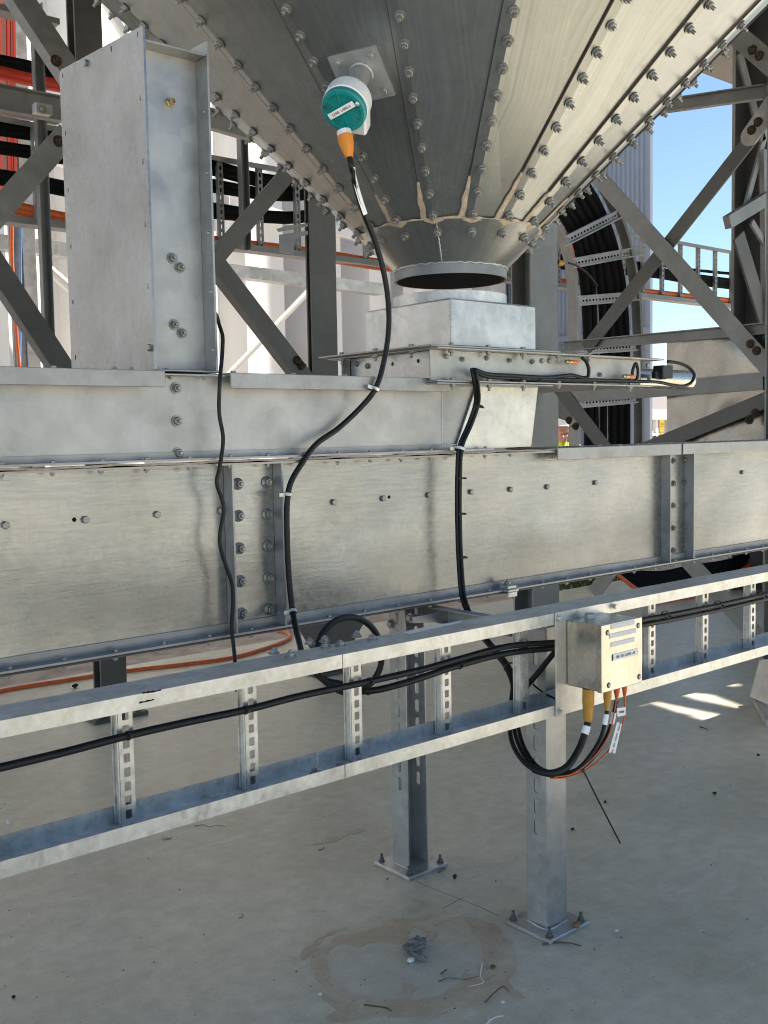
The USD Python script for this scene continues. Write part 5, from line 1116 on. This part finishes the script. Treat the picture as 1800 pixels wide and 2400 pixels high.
# second worker's sleeve behind the chute is left as a rolled warning flag
# ------------------------------------------------------------------ foot plate at the right border
ft = thing('steel_foot', 'pale grey welded steel foot at the right border', 'foot', onZ(1800, 1700, 0))
b_ = [onZ(1765, 1652, .0), onZ(1795, 1706, .0), onZ(1860, 1700, 0), onZ(1850, 1640, 0)]
fp_ = [p+A(0, 0, .002) for p in b_]
top_ = [onY(1788, 1548, b_[0][1]), onY(1830, 1540, b_[1][1])]
part(ft, 'plate', trimesh.convex.convex_hull(np.array(fp_+[p+A(0, 0, .035) for p in fp_])), GALV_L)
part(ft, 'leg', trimesh.convex.convex_hull(np.array([fp_[0]+A(0, 0, .04), fp_[0]+A(0, .02, .04), top_[0], top_[0]+A(0, .02, 0), fp_[2]+A(0, 0, .04), onY(1870, 1540, fp_[2][1])])), GALV_L)

# ------------------------------------------------------------------ litter on the concrete
def twig(label, pts, r, m, cat='twig', name='twig', z=None):
    P = spline(np.array([onZ(px, py, (r if z is None else z)+.001) for px, py in pts]), 4)
    solo(name, tube(P, np.linspace(r, r*.55, len(P)), 6), m, label, cat, smooth=60)
twig('long dark twig lying in the ring of sand near its lower edge', [(853, 2355), (880, 2358), (905, 2362), (918, 2370)], .0022, TWIG)
twig('curved white plastic strip lying at the bottom edge', [(1138, 2403), (1150, 2390), (1165, 2383), (1180, 2380)], .003, WHITEBIT, 'strip', 'white_strip')
twig('bent white wire lying inside the right side of the sand ring', [(1130, 2258), (1127, 2290), (1133, 2302), (1118, 2308), (1096, 2312)], .0016, WHITEBIT, 'wire', 'white_wire')
twig('thin brown stalk in the middle of the sand ring, left of the bent wire', [(1028, 2300), (1050, 2292), (1090, 2295), (1120, 2288)], .0012, TWIG)
twig('forked dry stalk at the right side of the sand ring', [(1136, 2350), (1160, 2325), (1180, 2312), (1195, 2326)], .0016, TWIG)
twig('short dry stick in the ring beside the grey rag', [(1034, 2282), (1047, 2272)], .0035, TWIG)
twig('long dry leaf strip at the foot of the right post', [(1272, 2213), (1300, 2209), (1335, 2210), (1362, 2217)], .003, TWIG)
twig('dry twig by the left post base plate', [(1028, 2044), (1045, 2033)], .003, TWIG)
twig('small hooked twig left of the left post', [(747, 1992), (758, 1988), (757, 1982)], .0015, TWIG)
twig('thin wavy twig below the ladder at left', [(455, 1936), (478, 1933), (490, 1938), (510, 1934), (528, 1937)], .0013, TWIG)
twig('small curled twig on open concrete at left, low down', [(560, 2152), (568, 2148), (567, 2140)], .0016, TWIG)
twig('cut black cable tie on the concrete near the sun patches', [(1640, 1703), (1650, 1706), (1660, 1711)], .003, PLASTK, 'cable tie', 'cut_cable_tie')
def crumb(label, px, py, s, m, cat='pebble', name='pebble', flat=.6, seed=0):
    b = trimesh.creation.icosphere(2, 1); n_ = meshkit.noise(b.vertices*1.7+seed*3.1)
    b.vertices *= (.6+.8*n_)[:, None]; b.vertices *= A(s, s*.8, s*flat)
    c = onZ(px, py, 0); b.vertices += A(c[0], c[1], -b.vertices[:, 2].min()+.0005)
    solo(name, b, m, label, cat)
crumb('white pebble just in front of the grey rag', 963, 2255, .010, WHITEBIT, seed=1)
crumb('dark lump in the open concrete right of the left post', 1066, 2061, 0.0075, DARKBIT, 'lump', 'dark_lump', 1.1, 2)
crumb('brown crumb at the left post base plate corner', 908, 2062, 0.0048, TWIG, 'crumb', 'crumb', .6, 3)
crumb('white chip left of the sand ring', 750, 2333, .006, WHITEBIT, 'chip', 'white_chip', .5, 4)
crumb('white chip right of the sand ring, low down', 1178, 2352, .006, WHITEBIT, 'chip', 'white_chip', .5, 5)
crumb('white chip right of the right post foot', 1445, 2184, .006, WHITEBIT, 'chip', 'white_chip', .5, 6)
crumb('white foam scrap at the left border below the ladder', 22, 1932, .011, WHITEBIT, 'scrap', 'foam_scrap', .7, 7)
crumb('black nut on the concrete far right, largest of the dark bits', 1675, 1862, 0.0088, DARKBIT, 'nut', 'dark_nut', .6, 8)
crumb('dark crumb on the concrete under the long tie tail', 1418, 1882, 0.0068, DARKBIT, 'crumb', 'crumb', .6, 9)
crumb('dark crumb pair on the concrete right of the right post', 1342, 1946, 0.0075, DARKBIT, 'crumb', 'crumb', .6, 10)
crumb('dark crumb near the right border halfway down', 1777, 1772, 0.0082, DARKBIT, 'crumb', 'crumb', .6, 11)
crumb('flat brown stain lump below the ladder at left', 392, 1965, .017, GATE, 'lump', 'flat_lump', .12, 12)
crumb('dark crumb at the bottom left corner', 32, 2340, 0.0054, DARKBIT, 'crumb', 'crumb', .7, 13)
crumb('brown dirt clump on the tan smear inside the ring', 1155, 2270, 0.0088, TWIG, 'clump', 'dirt_clump', .5, 14)
crumb('black lump on the ground left of the trough leg', 176, 1613, 0.0170, DARKBIT, 'lump', 'dark_lump', .8, 15)
crumb('ochre rubber stopper beside the right post base plate', 1352, 2180, .013, plain('ochre_stopper', (.20, .13, .06), .7), 'stopper', 'rubber_stopper', .9, 16)
# scattered specks too small and many to pick apart
sp_ = []
for i in range(240):
    px, py = rng.random()*1800, 1700+700*rng.random()**.8
    c = onZ(px, py, 0); s = .0010+.0024*rng.random()**3
    b = trimesh.creation.icosphere(0, 1); b.vertices *= A(s, s*(.6+.5*rng.random()), s*.6); b.vertices += A(c[0], c[1], s*.4); sp_.append(b)
solo('debris_specks', sp_, DARKBIT, 'tiny dark specks of dirt scattered over the concrete', 'specks', kind='stuff')
sp_ = []
for i in range(160):
    px, py = 620+rng.random()*640, 2100+290*rng.random()
    c = onZ(px, py, 0); s = .001+.0016*rng.random()**2
    b = trimesh.creation.icosphere(0, 1); b.vertices *= A(s, s, s*.6); b.vertices += A(c[0], c[1], s*.4); sp_.append(b)
solo('pale_grit', sp_, WHITEBIT, 'pale grit sprinkled over the sand ring', 'grit', kind='stuff')
# crumpled rag
b = trimesh.creation.icosphere(4, 1); v = b.vertices.copy(); n1 = meshkit.noise(v*2.2+5); n2 = np.abs(meshkit.noise(v*4.5+9)-.5)*2; n3 = np.abs(meshkit.noise(v*9+2)-.5)*2
b.vertices = v*(.45+.55*n1+.35*n2+.14*n3)[:, None]*A(.042, .026, .024)
r2 = trimesh.creation.icosphere(3, 1); v = r2.vertices.copy(); r2.vertices = v*(.5+.5*meshkit.noise(v*2.5+3)+.3*np.abs(meshkit.noise(v*6)-.5))[:, None]*A(.014, .034, .012)
c = onZ(974, 2228, 0); c2 = onZ(982, 2248, 0)
b.vertices += c+A(0, 0, .014); r2.vertices += c2+A(0, 0, .008)
solo('crumpled_rag', [b, r2], RAG, 'grey crumpled rag lying in the ring of sand', 'rag', smooth=True)
# low weeds at the edge of the slab
wd = []
for i in range(260):
    c = A(7.2+rng.random()*1.6, SLAB_Y+.12+rng.random()*.5, -.06); h = .05+.12*rng.random(); a = rng.random()*6.28; d = A(math.cos(a), math.sin(a), 0)*.02
    wd.append(trimesh.Trimesh([c-d, c+d, c+A(rng.gauss(0, .04), rng.gauss(0, .04), h)], [(0, 1, 2)], process=False))
solo('weeds', wd, LEAFM, 'low green weeds at the edge of the concrete slab', 'weeds', kind='stuff')

for lab, pts in (('hairline crack in the concrete running from the left post base toward the right one', [(975, 2066), (1020, 2085), (1075, 2106), (1120, 2124), (1172, 2148)]), ('short hairline crack crossing the long one between the posts', [(1036, 2130), (1060, 2117), (1086, 2104)])):
    solo('concrete_crack', tube(spline(np.array([onZ(px, py, .0002) for px, py in pts]), 6), .0005, 5), DARKBIT, lab, 'crack')

outer = [(862, 600), (905, 608), (960, 625), (1060, 600), (1110, 590), (1180, 596), (1240, 602), (1330, 640), (1390, 690), (1424, 750), (1446, 850), (1436, 900), (1405, 950), (1440, 990), (1500, 1050), (1440, 1040), (1380, 1010), (1330, 1050), (1260, 1095), (1100, 1130), (960, 1150), (800, 1150), (690, 1140), (600, 1160), (520, 1180), (400, 1170), (380, 1150), (440, 1110), (420, 1075), (365, 1040), (345, 1010), (400, 1010), (360, 960), (322, 900), (306, 850), (312, 800), (262, 832), (245, 815), (290, 755), (350, 705), (420, 668), (508, 645), (506, 654), (440, 682), (390, 706), (345, 745), (330, 775), (420, 735), (430, 700), (540, 685), (660, 655), (720, 640), (690, 612), (760, 597), (820, 602)]
inner = [(868, 640), (845, 690), (836, 748), (770, 735), (700, 722), (560, 760), (470, 742), (420, 760), (388, 800), (392, 860), (440, 950), (540, 1022), (700, 1046), (815, 1050), (820, 985), (845, 950), (878, 960), (880, 1010), (862, 1050), (1000, 1030), (1090, 990), (1165, 940), (1150, 915), (1210, 912), (1246, 860), (1262, 780), (1240, 712), (1200, 660), (1130, 628), (1060, 612), (985, 640), (1010, 700), (960, 725), (950, 680)]
def wob(pts, seed, amp):
    P = np.array([onZ(600+x*.42194, 1900+y*.42194, 0)[:2] for x, y in pts]); Q = []
    for i in range(len(P)):
        a, b = P[i], P[(i+1) % len(P)]; n = max(1, int(np.linalg.norm(b-a)/.006))
        Q += [a+(b-a)*k/n for k in range(n)]
    Q = np.array(Q); q3 = np.column_stack([Q*45, np.full(len(Q), seed)])
    return Q+amp*np.column_stack([meshkit.fbm(q3, 3, seed)-.5, meshkit.fbm(q3, 3, seed+7)-.5])
ring_poly = sg.Polygon(wob(outer, 3, .022)).buffer(0).difference(sg.Polygon(wob(inner, 5, .026)).buffer(0))
for i in range(220):                                                   # wind-scoured gaps in the sand
    a = rng.random()*6.283; rr = .22+.12*rng.random(); c = RING[:2]+A(math.cos(a), math.sin(a))*rr
    ring_poly = ring_poly.difference(sa.rotate(sa.scale(sg.Point(c).buffer(1, 4), .002+.016*rng.random()**2, .0015+.004*rng.random()), math.degrees(a)+90, origin=tuple(c)))
smear = sg.Polygon(wob([((700+px*.4822-600)/.42194, (1550+py*.4822-1900)/.42194) for px, py in ((20, 895), (90, 885), (150, 870), (120, 855), (200, 845), (245, 822), (325, 815), (300, 835), (240, 848), (200, 870), (110, 892))], 9, .03)).buffer(0)
SAND = mat('dried_sand', {'g': ('geometry', {}), 'a': ('noise_texture', {'scale': 9.0, 'detail': 8.0, 'roughness': .7}), 'r': ('rgb_ramp', {'ramp': [(.3, (.44, .35, .25)), (.5, (.52, .43, .32)), (.7, (.59, .53, .43))]}),
    'n': ('noise_texture', {'scale': 160.0, 'detail': 4.0}), 'b': ('bump', {'strength': .5, 'distance': .003}), 'p': ('principled_bsdf', {'roughness': .95, 'specular_ior_level': .15})},
    [('g.position', 'a.vector'), ('a.fac', 'r.fac'), ('r.color', 'p.base_color'), ('g.position', 'n.vector'), ('n.fac', 'b.height'), ('b.normal', 'p.normal')])
def keep(p): return sg.MultiPolygon([q_ for q_ in getattr(p, 'geoms', [p]) if q_.area > 2e-6])
solo('dried_sand', extr(keep(ring_poly), A(0, 0, .0004), X_, Y_, .0011), SAND, 'ring of dried brown sand swept on the concrete', 'sand', kind='stuff')
solo('dried_sand', extr(keep(smear), A(0, 0, .0004), X_, Y_, .0007), SAND, 'tan sand smear on the concrete left of the left post', 'sand', kind='stuff')
